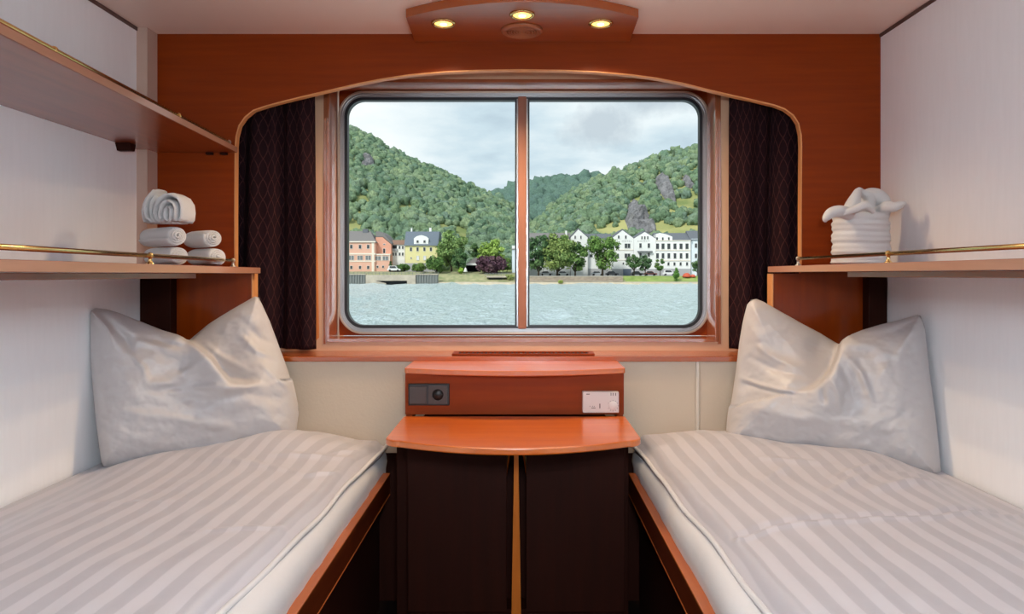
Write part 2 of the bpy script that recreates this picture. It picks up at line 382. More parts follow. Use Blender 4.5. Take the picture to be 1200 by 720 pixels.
# ------------------------------------------------------------------ the arched cherry panel in front of the window niche
def X(px, d=YB): return (px-CX)/F*d
def Z(py, d=YB): return CAMZ+(CY-py)/F*d
arch = [(275, 320), (275, 250), (275.5, 172), (276.5, 160), (280, 147), (287, 137), (297, 129), (312, 124), (332, 118.5), (355, 113), (376, 108), (420, 97.8),
        (450, 92), (480, 87.5), (520, 84), (560, 82.3), (611, 81.6), (660, 82.3), (700, 84), (740, 87.5), (770, 91.5), (800, 97.3), (832, 105.5),
        (860, 112), (881, 116.6), (908, 123), (920, 127.5), (930, 135), (936, 144.5), (939, 158), (939.5, 172), (939, 250), (939, 320)]
prof = [(X(a), Z(b)) for a, b in arch]
pts = [(XL, 1.154), (XL, ZC), (XR, ZC), (XR, 1.154), (prof[-1][0], 1.154)]+[prof[i] for i in range(len(prof)-2, 0, -1)]+[(prof[0][0], 1.154)]
mb = MB(); mb.prism(pts, 'y', YB, YB+.022)
ap = empty('arched_wood_panel', (0, YB, 1.154), 'cherry wood panel with a wide arched cutout framing the window niche', 'wall panel')
obj('panel', mb, W_X, ap)
mb = MB(); P = []
inner = [(prof[0][0], 1.176)]+prof[1:-1]+[(prof[-1][0], 1.179)]
cx = X(607)
for (x, z) in inner:
    P.append([(x, YB-.0015, z), (x, YB+.0355, z)])
n = len(P); Q = []
for i, (x, z) in enumerate(inner):
    a = inner[max(i-1, 0)]; b = inner[min(i+1, n-1)]; t = Vector((b[0]-a[0], b[1]-a[1])).normalized(); nn = Vector((t.y, -t.x))   # towards the opening
    Q.append([(x-nn.x*.0012, YB-.0012, z-nn.y*.0012), (x+nn.x*.0035, YB-.0012, z+nn.y*.0035), (x+nn.x*.0035, YB+.0232, z+nn.y*.0035), (x-nn.x*.0012, YB+.0232, z-nn.y*.0012)])
vs = [p for r in Q for p in r]; fs = []
for i in range(n-1):
    for k in range(4): fs.append((i*4+k, i*4+(k+1) % 4, i*4+4+(k+1) % 4, i*4+4+k))
fs += [(0, 1, 2, 3), (n*4-4, n*4-3, n*4-2, n*4-1)]
obj('edge_banding', MB().add(vs, fs), W_EDGE, ap)

def lower_panel(xa, xb, edge_x0, edge_x1, side):
    t = empty('side_panel', ((xa+xb)/2, YB-.012, .40), 'upright cherry board under the %s shelf, behind the %s pillow' % (side, side), 'wall panel')
    obj('board', MB().box(xa, xb, YB-.012, YB-.0005, .40, 1.1535), W_Z, t)
    obj('edge_banding', MB().box(edge_x0, edge_x1, YB-.014, YB+.036, .8625, 1.1535, .001), W_EDGE, t)
    return t
lower_panel(-1.214, -.951, -.951, -.946, 'left')
lower_panel(.882, 1.196, .877, .882, 'right')
thing('corner_strip', MB().box(-1.3235, -1.216, YB-.05, YB-.0005, .40, 1.1535, .003), W_DARK, 'dark upright strip in the corner at the left wall under the shelf', 'post')  # dark upright strip in each corner below the shelves
thing('corner_strip', MB().box(1.198, 1.2635, YB-.05, YB-.0005, .40, 1.1535, .003), W_DARK, 'dark upright strip in the corner at the right wall under the shelf', 'post')

# ------------------------------------------------------------------ shelves with brass gallery rails
def shelf(name, wallx, x_back, x_front, y_back, y_front, z0, th, rail_in, rail_h, post_ys, label, batten=None, y_rail=2.35):
    sgn = 1 if wallx < 0 else -1
    t = empty(name, (wallx, y_back, z0), label, 'shelf')
    def xe(y): return x_back+(x_front-x_back)*(y_back-y)/(y_back-y_front)
    c = .018
    pts = [(wallx+sgn*.001, y_back), (wallx+sgn*.001, y_front), (xe(y_front), y_front), (xe(y_back), y_back)]
    obj('board', MB().prism(pts, 'z', z0, z0+th, .0015), W_Y, t)
    # edge strip
    obj('edge_banding', MB().prism([(xe(y_front), y_front), (xe(y_front)+sgn*.0012, y_front), (xe(y_back)+sgn*.0012, y_back), (xe(y_back), y_back)], 'z', z0+.001, z0+th-.001), W_EDGE_Y, t)
    zr = z0+th+rail_h
    def xr(y): return xe(y)-sgn*rail_in
    rl = obj('brass_rail', MB().tube([(xr(y_rail), y_rail, zr), (xr(y_front+.02), y_front+.02, zr)], .0056, 14), M_BRASS, t)
    for y in post_ys:
        p = MB(); h = rail_h
        p.lathe([(.010, 0), (.010, .002), (.0075, .004), (.0045, .008), (.0042, h-.006), (.0068, h-.004), (.0076, h), (.0068, h+.005), (.003, h+.0078)], (xr(y), y, z0+th), 16)
        obj('rail_post', p, M_STEEL if y == post_ys[0] else M_BRASS, t)
    if batten:
        bx0, bx1, by0, by1, bh = batten
        obj('batten', MB().box(bx0, bx1, by0, by1, z0-bh, z0-.0003, .001), W_Y, t)
    return t
W_EDGE_Y = wood('cherry_shelf_edge', (.42, .20, .125), (.48, .23, .145), 'y', rough=.35, coat=.7, coat_r=.12)
shelf('wall_shelf', XL, -.925, -.780, YB-.0005, .35, 1.154, .021, .045, .022, (2.35, 1.75, 1.15, .55),
      'lower left cherry shelf with a brass rail, carrying the rolled towels', (-1.015, -.99, .4, 2.15, .015))
shelf('wall_shelf', XR, .868, .905, YB-.0005, .35, 1.158, .021, -.045+.09, .024, (2.35, 1.79, 1.2, .6),
      'right cherry shelf with a brass rail, carrying the wrapped towel bundle', (.955, .98, .4, 2.08, .015))
up = shelf('wall_shelf', XL, -1.006, -.878, YB-.0005, .35, 1.580, .02, .015, .010, (2.46, 2.05, 1.45, .8),
           'upper left cherry shelf with a brass rail, empty, high on the wall', None, y_rail=2.46)
for y in (2.32, 1.55, .8): obj('shelf_bracket', MB().prism([(y-.02, 1.5797), (y+.02, 1.5797), (y+.012, 1.555), (y-.008, 1.555)], 'x', XL+.001, XL+.05, .002), W_DARK, up)
def hinges(name, xs, z, parent, px):
    for x in xs: obj(name, MB().box(x-.012, x+.012, YB-.016, YB-.0005, z-.008, z, .002), W_DARK, parent)
hinges('shelf_clip', (-1.05, -1.10), 1.5797, up, 0)

# ------------------------------------------------------------------ curtains
def curtain(x0, x1, zb, zt, folds, label, lining=None, phase=0.0, amp=.022):
    nu, nv = 150, 60; W = x1-x0
    rows = []; uv = []
    arc = 0; prev = None
    for i in range(nu+1):
        s = i/nu; x = x0+W*s; col = []
        for k in range(nv+1):
            v = k/nv; z = zb+(zt-zb)*v
            ph = 2*PI*folds*s+phase+.5*math.sin(2.2*v+s*5)
            y = 2.605+amp*(math.sin(ph)+.35*math.sin(2.3*ph+1.1))*(.75+.35*(1-v))+.006*math.sin(9*s+3*v)
            xx = x+.010*math.sin(ph*1.0+1.6)+(.006*(1-v)*math.sin(7*s))
            col.append((xx, y, z))
        if prev is not None: arc += math.hypot(col[0][0]-prev[0], col[0][1]-prev[1])
        prev = col[0]; rows.append(col); uv += [(arc, zb+(zt-zb)*k/nv) for k in range(nv+1)]
    t = empty('curtain', ((x0+x1)/2, 2.6, zb), label, 'curtain')
    m = MB(); m.grid(rows); m.uv = uv
    o = obj('curtain_cloth', m, M_CURTAIN, t, fix=False)
    md = o.modifiers.new('thickness', 'SOLIDIFY'); md.thickness = .004
    if lining:
        m = MB(); m.prism(lining, 'y', 2.648, 2.655, .001); obj('lining', m, M_ORANGE, t)
    return t
lz = lambda px, py: ((px-CX)/F*2.65, CAMZ+(CY-py)/F*2.65)
curtain(-1.19, -.773, .876, 1.975, 2.9, 'dark aubergine curtain left of the window with its orange lining showing', phase=1.1,
        lining=[lz(361, 190), lz(367, 225), lz(372, 290), lz(373.5, 396), lz(369.5, 400), lz(361, 399)])
curtain(.775, 1.19, .876, 1.975, 2.7, 'dark aubergine curtain right of the window, nearer the wrapped towel', phase=2.2, amp=.026)
thing('curtain_track', MB().box(-1.25, -.74, 2.59, 2.62, 1.976, ZC-.0005, .002), M_STEEL, 'steel curtain track above the curtain left of the window', 'curtain track')
thing('curtain_track', MB().box(.74, 1.2, 2.59, 2.62, 1.976, ZC-.0005, .002), M_STEEL, 'steel curtain track above the curtain right of the window', 'curtain track')

# ------------------------------------------------------------------ vent grille on the sill
t = empty('sill_vent', (0, 2.56, .862), 'long narrow wooden vent grille set on the window sill', 'vent')
mb = MB(); vx0, vx1, vy0, vy1 = -.25, .258, 2.512, 2.60
mb.box(vx0, vx1, vy0, vy0+.012, .8623, .869, .002); mb.box(vx0, vx1, vy1-.012, vy1, .8623, .869, .002)
mb.box(vx0, vx0+.02, vy0+.012, vy1-.012, .8623, .869, .002); mb.box(vx1-.02, vx1, vy0+.012, vy1-.012, .8623, .869, .002)
obj('vent_frame', mb, W_X, t)
mb = MB()
for i in range(30):
    x = vx0+.024+i*(vx1-vx0-.048)/29; mb.box(x-.003, x+.003, vy0+.012, vy1-.012, .8623, .8665)
obj('slats', mb, W_DARK, t)

# ------------------------------------------------------------------ ceiling lamp panel with three downlights
lp = empty('ceiling_lamp_panel', (0, 2.38, 1.972), 'bow-fronted cherry ceiling panel with three glowing downlights and a round vent', 'ceiling light')
pts = [(-.380, YB-.0005), (-.372, 2.262)]
for k in range(1, 24):
    s = k/24; x = -.372+.744*s; pts.append((x, 2.262-.128*(1-(2*s-1)**2)))
pts += [(.372, 2.262), (.380, YB-.0005)]
mb = MB(); mb.prism(pts, 'z', 1.972, ZC-.0005, .002)
obj('panel', mb, wood('satin_cherry_lamp_panel', (.30, .055, .004), (.37, .075, .006), 'x', rough=.4, coat=1, coat_r=.25, coat_ior=1.75, bump=.02), lp)
for (x, y) in ((-.257, 2.313), (0, 2.237), (.256, 2.313)):
    m = MB(); m.lathe([(.041, 1.9718), (.041, 1.969), (.037, 1.966), (.031, 1.9665), (.029, 1.970), (.029, 1.9718)], (x, y, 0), 32)
    d = obj('downlight', m, M_BRASS, lp)
    m = MB(); m.lathe([(.0285, 1.9716), (.0285, 1.9695), (.018, 1.9680), (.002, 1.9675)], (x, y, 0), 28); obj('lens', m, M_LENS, d)
    m = MB(); m.lathe([(.011, 1.9690), (.011, 1.9668), (.006, 1.9655), (.001, 1.9652)], (x, y, 0), 18); obj('bulb', m, M_BULB, d)
    ld = bpy.data.lights.new('downlight_beam', 'SPOT'); ld.energy = DOWNLIGHT_W; ld.color = (1, .74, .46); ld.spot_size = math.radians(146); ld.spot_blend = .7; ld.shadow_soft_size = .022
    lo = bpy.data.objects.new('downlight_beam', ld); COL.objects.link(lo); lo.location = Vector((x, y, 1.938))-ROOT[lp.name]; lo.parent = lp
m = MB(); m.lathe([(.070, 1.9718), (.070, 1.966), (.064, 1.9615), (.058, 1.9612), (.056, 1.9635), (.056, 1.9718)], (-.001, 2.377, 0), 40)
for k in range(6): m.lathe([(.010+k*.009, 1.9716), (.010+k*.009, 1.9628), (.006+k*.009, 1.9628), (.006+k*.009, 1.9716)], (-.001, 2.377, 0), 36)
obj('vent_grille', m, wood('cherry_vent', (.34, .10, .04), (.40, .13, .05), 'x', rough=.4), lp)

# added fill lamp on a made-up pendant, unseen just behind the viewpoint
GX, GY, GZ = .06, -.10, 1.42
fl = empty('added_fill_lamp', (GX, GY, ZC-.002), 'added white globe fill lamp hung from the ceiling, unseen behind the viewpoint', 'lamp')
m = MB(); m.lathe([(.05, ZC-.0005), (.05, ZC-.02), (.006, ZC-.03), (.004, GZ+.10), (.03, GZ+.095), (.03, GZ+.075), (.001, GZ+.075)], (GX, GY, 0), 24); obj('cord', m, M_STEEL, fl)
m = MB(); m.lathe([(.08*math.cos(a), GZ+.08*math.sin(a)) for a in np.linspace(-1.55, 1.2, 20)], (GX, GY, 0), 32); obj('globe_shade', m, M_OPAL, fl)
m = MB(); m.lathe([(.012, GZ+.135), (.06, GZ+.125), (.12, GZ+.09), (.158, GZ+.040), (.161, GZ+.040), (.123, GZ+.093), (.062, GZ+.129), (.012, GZ+.139)], (GX, GY, 0), 36); obj('added_lamp_shade', m, M_WHITEPL, fl)  # shade added to hold the fill light off the upper walls
gd = bpy.data.lights.new('fill_globe_light', 'POINT'); gd.shadow_soft_size = .095; gd.energy = FILL_LAMP_W; gd.color = (.78, .91, 1)
go = bpy.data.objects.new('fill_globe_light', gd); COL.objects.link(go); go.location = Vector((GX, GY, GZ))-ROOT[fl.name]; go.parent = fl

# ------------------------------------------------------------------ cabinet between the beds
cb = empty('bedside_cabinet', (-.025, 2.4, 0), 'cherry bedside cabinet with bowed tabletop and dark double doors under the window', 'cabinet')
zt = .695
def bow(x0, x1, yb, yc, yf, r=.03, n=28):
    """outline with a bowed front: corners at yc, centre at yf, rounded ends"""
    pts = [(x0, yb), (x1, yb)]
    xm = (x0+x1)/2; hw = (x1-x0)/2
    f = lambda x: yf+(yc-yf)*((x-xm)/hw)**2
    xs = [x1-r*(1-math.cos(a)) for a in np.linspace(0, PI/2, 8)]; ys = [f(x1-r)+r-r*math.sin(a) for a in np.linspace(0, PI/2, 8)]
    pts += list(zip(xs, ys))
    for k in range(1, n): x = x1-r-(x1-x0-2*r)*k/n; pts.append((x, f(x)))
    pts += [(x0+(x1-xx), yy) for xx, yy in list(zip(xs, ys))[::-1]]
    return pts
m = MB(); m.prism(bow(-.381, .331, 2.275, 1.965, 1.852, .045), 'z', zt-.019, zt, .004)
obj('tabletop', m, W_TOP, cb)
m = MB(); m.prism(bow(-.383, .335, YB-.0135, 2.30, 2.228, .012), 'z', .829, .847, .003)
obj('upper_top', m, W_TOP, cb)
m = MB(); m.box(-.38, .33, 2.30, 2.318, zt+.0005, .8288); m.box(-.38, -.36, 2.318, YB-.002, zt-.02, .8288); m.box(.31, .33, 2.318, YB-.002, zt-.02, .8288)
obj('backboard', m, W_X, cb)
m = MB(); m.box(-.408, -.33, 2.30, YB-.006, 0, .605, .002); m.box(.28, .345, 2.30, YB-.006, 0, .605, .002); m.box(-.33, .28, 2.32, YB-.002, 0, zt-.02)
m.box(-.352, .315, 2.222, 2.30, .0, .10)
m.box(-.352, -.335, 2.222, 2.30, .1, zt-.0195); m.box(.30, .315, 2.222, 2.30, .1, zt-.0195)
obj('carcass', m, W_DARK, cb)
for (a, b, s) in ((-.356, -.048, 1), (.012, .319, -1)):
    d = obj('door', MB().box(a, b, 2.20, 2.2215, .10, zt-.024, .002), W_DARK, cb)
    m = MB(); xe = b if s == 1 else a
    x0, x1 = (xe, xe+.022) if s == 1 else (xe-.022, xe)
    P = []
    for k in range(13):
        v = k/12; z = zt-.026-.145*v; w = .022*(1-v**1.6)+.002
        a0 = xe; a1 = xe+s*w
        P.append([(a0, 2.2005, z), (a0+s*w*.5, 2.206, z), (a1, 2.215, z)])
    m.grid(P); h = obj('finger_pull', m, M_BRASS, d); md = h.modifiers.new('thickness', 'SOLIDIFY'); md.thickness = .002
m = MB(); xc = -.0185
m.prism([(xc-.0055, zt-.026), (xc+.0055, zt-.026), (xc+.008, .5), (xc+.015, .10), (xc-.015, .10), (xc-.008, .5)], 'y', 2.185, 2.2225, .001)
obj('centre_stile', m, wood('orange_cherry_stile', (.52, .13, .015), (.60, .17, .025), 'z', rough=.45, coat=.3, coat_r=.3), cb)

# socket plate
YBB = 2.2995
def bx(px): return (px-CX)/F*YBB
def bz(py): return CAMZ+(CY-py)/F*YBB
sp = empty('power_socket', (bx(503), YBB, bz(475)), 'black double plate with a blank cover and a round socket on the cabinet backboard', 'socket')
obj('plate', MB().box(bx(478.8), bx(527), YBB-.009, YBB, bz(475), bz(449.5), .003), M_BLACK2, sp)
obj('blank_cover', MB().box(bx(480.5), bx(500.5), YBB-.012, YBB-.009, bz(473), bz(452.5), .002), M_BLACKPL, sp)
m = MB(); cxs, czs = bx(513.5), bz(462.3); h = .0275
hx, hz_ = (bx(525)-bx(503.5))/2, (bz(452)-bz(473))/2
sq = []
for k in range(48):
    a = 2*PI*k/48; q = max(abs(math.cos(a)), abs(math.sin(a))); sq.append((cxs+hx*math.cos(a)/q, czs+hz_*math.sin(a)/q))
cir = [(cxs+.0185*math.cos(a), czs+.0185*math.sin(a)) for a in [math.atan2(p[1]-czs, p[0]-cxs) for p in sq]]
ring(m, sq, cir, YBB-.0125, YBB-.009); obj('socket_face', m, M_BLACKPL, sp)
m = MB(); m.lathe([(.0183, 0), (.0183, .0035), (.0005, .0035)], (cxs, YBB-.0090, czs), 28, M=Matrix.Rotation(PI/2, 3, 'X').to_4x4() @ Matrix.Scale(.6, 4, (0, 0, 1)))
for dx in (-.0075, .0075): m.lathe([(.003, 0), (.003, .004)], (cxs+dx, YBB-.0085, czs), 10, M=Matrix.Rotation(PI/2, 3, 'X').to_4x4())
obj('socket_well', m, M_BLACK2, sp)

# thermostat
th = empty('thermostat', (bx(703), YBB, bz(483)), 'white wall thermostat with a small dial on the cabinet backboard', 'thermostat')
obj('case', MB().box(bx(682), bx(724.3), YBB-.022, YBB, bz(482.8), bz(458), .003), M_WHITEPL, th)
yf = YBB-.0222
def tx(u): return bx(660+u/12)*(yf/YBB)
def tz(v): return CAMZ+(CY-(440+v/12))/F*yf
m = MB(); m.lathe([(.014, 0), (.014, .003), (.0125, .004), (.0005, .004)], (tx(700), yf+.001, tz(430)), 28, M=Matrix.Rotation(PI/2, 3, 'X').to_4x4()); obj('dial', m, M_WHITEPL, th)
def mark(name, *bs):
    obj(name, MB().box(bs[0], bs[1], yf-.0006, yf+.0005, bs[2], bs[3]), M_GREYMARK, th)
m = MB(); R0 = .0168
for k in range(11):
    a = math.radians(-60+k*30-90); p = (tx(700)+R0*math.cos(a), tz(430)+R0*math.sin(a)); m.box(p[0]-.0009, p[0]+.0009, yf-.0006, yf+.0005, p[1]-.0009, p[1]+.0009)
obj('dial_scale', m, M_GREYMARK, th)
for u in (672, 702, 738): mark('vent_slot', tx(u)-.0012, tx(u)+.0012, tz(288), tz(248))
mark('printed_mark', tx(325), tx(372), tz(272), tz(260)); mark('printed_mark', tx(395), tx(455), tz(466), tz(456))
for u in (378, 412, 436): mark('printed_mark', tx(u)-.001, tx(u)+.001, tz(442), tz(432))
mark('slider', tx(508), tx(522), tz(466), tz(400))

# ------------------------------------------------------------------ beds: frame, mattress, duvet, pillow
def fbm(x, y, z=0, o=4): return mnoise.fractal(Vector((x, y, z)), 1.0, 2.0, o)
Y0, Y1 = .42, 2.49
W_RAIL = wood('dark_cherry_rail', (.075, .012, .002), (.10, .017, .003), 'y', rough=.4, coat=.4, coat_r=.2)
W_LIT_EDGE = wood('lit_cherry_edge', (.38, .09, .02), (.44, .12, .03), 'y', rough=.35, coat=.6, coat_r=.15)
def bed_frame(side):
    s = 1 if side == 'right' else -1
    wall = XR if s == 1 else XL
    xr_out = .364 if s == 1 else -.452               # face of the rail towards the gap
    t = empty('bed_frame', ((wall+xr_out)/2, 1.4, 0), 'dark cherry bed frame with side rail along the %s wall' % side, 'bed')
    lo, hi = sorted((xr_out, xr_out+s*.024))
    obj('side_rail', MB().box(lo, hi, Y0, 2.42, .401, .466), W_RAIL, t)
    for za, zb in ((.4662, .472), (.396, .4008)): obj('lit_rail_edge', MB().box(lo-.001, hi+.001, Y0, 2.42, za, zb, .0015), W_LIT_EDGE, t)  # lit top and bottom edges of the rail, set in as brighter strips
    lo, hi = sorted((xr_out+s*.04, xr_out+s*.06)); 
    obj('base_board', MB().box(lo, hi, Y0+.02, 2.44, .0, .3975), W_DARK, t)
    lo, hi = sorted((xr_out+s*.024, wall-s*.002)); obj('slatted_base', MB().box(lo, hi, Y0, 2.44, .34, .375), W_DARK, t)
    lo, hi = sorted((xr_out+s*.06, wall-s*.002)); obj('foot_board', MB().box(lo, hi, Y0, Y0+.02, .0, .339), W_DARK, t)
    return t
bed_frame('left'); bed_frame('right')

def mattress(side):
    s = 1 if side == 'right' else -1
    wall = XR if s == 1 else XL; xi = .392 if s == 1 else -.478
    # rounded section swept along the bed, a little wavy on the visible side
    rows = []; n = 90
    for i in range(n+1):
        y = Y0+.01+(2.49-Y0-.01)*i/n
        e = min(1, (2.49-y)/.03, (y-Y0-.01)/.03); e = math.sqrt(max(0, 1-(1-e)**2))*.02-.02
        wv = .005*fbm(y*3, 3*s, .3)+.003*fbm(y*11, s, 2)
        sec = []
        for (dx, z) in ((.02, .376), (.006, .376), (-.002, .40), (-.003, .44), (-.006+wv, .475), (-.010+wv, .50), (-.008+wv*1.4, .522), (.000+wv, .540), (.018, .552), (.05, .556), (.2, .558)):
            sec.append((xi+s*(dx-e), y, z))
        sec += [(wall-s*.03, y, .556), (wall-s*.004, y, .53), (wall-s*.004, y, .376)]
        rows.append(sec)
    m = MB(); nv = len(rows[0])
    vs = [p for r in rows for p in r]; fs = []
    for i in range(n):
        for k in range(nv): fs.append((i*nv+k, i*nv+(k+1) % nv, (i+1)*nv+(k+1) % nv, (i+1)*nv+k))
    fs += [tuple(range(nv)), tuple(n*nv+k for k in range(nv))]
    m.add(vs, fs, True)
    return thing('mattress', m, M_SHEET, 'thick mattress in a white fitted sheet on the %s bed frame' % side, 'mattress')
mattress('left'); mattress('right')

def sstep(a, b, x):
    t = min(1, max(0, (x-a)/(b-a))); return t*t*(3-2*t)
def gauss(x, y, cx, cy, sx, sy, rot=0):
    dx, dy = x-cx, y-cy; c, s = math.cos(rot), math.sin(rot); u = (dx*c+dy*s)/sx; v = (-dx*s+dy*c)/sy
    return math.exp(-u*u-v*v)
def seg_ridge(x, y, pts, w):
    best = 1e9; bt = 0
    for (a, b) in zip(pts, pts[1:]):
        ax, ay = a; bx_, by_ = b; dx, dy = bx_-ax, by_-ay; l2 = dx*dx+dy*dy
        t = max(0, min(1, ((x-ax)*dx+(y-ay)*dy)/l2)); d = math.hypot(x-ax-t*dx, y-ay-t*dy)
        best = min(best, d)
    return math.exp(-(best/w)**2)
def duvet(side):
    s = 1 if side == 'right' else -1
    wall = XR if s == 1 else XL
    def edge(y):
        if s == 1: return float(np.interp(y, [.4, 1.25, 1.77, 2.03, 2.3, 2.41, 2.5], [.45, .432, .412, .409, .392, .387, .392]))+.004*math.sin(9*y)
        return float(np.interp(y, [.4, 1.23, 1.8, 2.2, 2.35, 2.5], [-.55, -.522, -.497, -.482, -.474, -.480]))+.004*math.sin(8*y+1)
    nu, nv = 170, 260
    top = []; uv = []
    for i in range(nu+1):
        col = []
        for k in range(nv+1):
            y = .46+(2.487-.46)*k/nv
            e = edge(y); w = abs(wall-s*.012-e); 
            q = i/nu
            q = q*q*(1-q)*.0+q
            d = w*q                                     # distance from the inner edge
            x = e+s*d
            a = abs(x)
            z = .590+.010*sstep(0, .25, d)
            z -= .045*sstep(.25, .0, w-d)                # falls towards the wall
            z -= .045*(1-min(1, d/.035))**2              # rolls over at the inner edge
            yy = 2.487-y; z -= .03*(1-min(1, yy/.05))**2
            if s == -1:
                z += .045*gauss(x, y, -.76, 2.26, .16, .16)+.015*gauss(x, y, -1.0, 2.12, .25, .12)
                z -= .012*gauss(x, y, -.55, 2.42, .1, .1)
            else:
                z += .026*gauss(x, y, .68, 2.30, .17, .16)+.024*gauss(x, y, .95, 2.1, .24, .14)
                z += .016*gauss(x, y, 1.0, 1.85, .18, .10, .3)
                z += .006*seg_ridge(x, y, [(.46, 1.50), (.55, 1.55), (.75, 1.585), (.95, 1.60), (1.1, 1.66), (1.25, 1.75)], .010)
                z -= .007*seg_ridge(x, y, [(.46, 1.52), (.55, 1.575), (.75, 1.612), (.95, 1.625), (1.1, 1.69), (1.25, 1.78)], .012)
                for (cx, cy, sx, sy, r, am) in ((.93, 1.95, .10, .016, .5, .010), (1.0, 1.83, .12, .018, .35, .011), (.86, 1.86, .10, .016, .7, .008), (.78, 2.04, .09, .015, -.4, .007), (1.08, 1.93, .08, .018, .1, .009), (.70, 1.95, .07, .014, .9, .005)):
                    z += am*gauss(x, y, cx, cy, sx, sy, r)
            if s == -1:
                for (cx, cy, sx, sy, r, am) in ((-.62, 2.12, .12, .014, .25, .006), (-.78, 2.03, .16, .016, -.3, .005), (-.60, 1.55, .09, .010, .2, .006), (-.56, 1.98, .05, .012, .6, .008), (-.55, 2.20, .05, .012, .9, .008), (-1.0, 1.7, .2, .02, .1, .003)):
                    z += am*gauss(x, y, cx, cy, sx, sy, r)
            z += .007*fbm(x*3.2, y*2.6, s*3.1, 3)+.0032*fbm(x*9, y*5, s, 3)
            z = max(z, .5615 if d > .04 else .548)
            xs = x+.006*fbm(x*4, y*3.5, 7*s, 2)*sstep(0, .1, d)*sstep(0, .1, w-d)
            col.append((xs, y, z))
            uv.append((d+.010*fbm(x*1.8, y*2.2, 5*s, 3)+(.012*gauss(x, y, 1.0*s, 1.9, .25, .2)), y))
        top.append(col)
    m = MB(); m.grid(top); nvv = nv+1
    # underside, a little inside
    bot = []
    for i in (0, 1, 3, 6, nu-2, nu):
        bot.append([(p[0], p[1], max(.5600, p[2]-.03) if i > 3 else max(.5415+.009*(i/3), p[2]-.018)) for p in top[i]])
    base = len(m.v); idx = [0, 1, 3, 6, nu-2, nu]
    m.grid(bot); uv += [(0, 0)]*(len(bot)*nvv)
    fs = []
    for k in range(nv):
        fs.append((k, base+k, base+k+1, k+1)); q = base+(len(bot)-1)*nvv; fs.append((nu*nvv+k, q+k, q+k+1, nu*nvv+k+1))
    m.f += fs; m.sm += [True]*len(fs); m.mi += [0]*len(fs)
    m.uv = uv
    t = empty('duvet', ((wall+edge(1.5))/2, 1.45, .56), 'white duvet with satin stripes spread over the %s bed' % side, 'duvet')
    obj('cover', m, M_DUVET, t, fix=True)
    # stitched edge along the inner side
    pts = []
    for k in range(140):
        y = .47+(2.47-.47)*k/139; e = edge(y); pts.append((e-s*.004, y, .560+.003*math.sin(17*y)))
    m = MB(); m.tube(pts, .0065, 8); obj('piped_edge', m, M_SHEET, t)
    return t
duvet('left'); duvet('right')

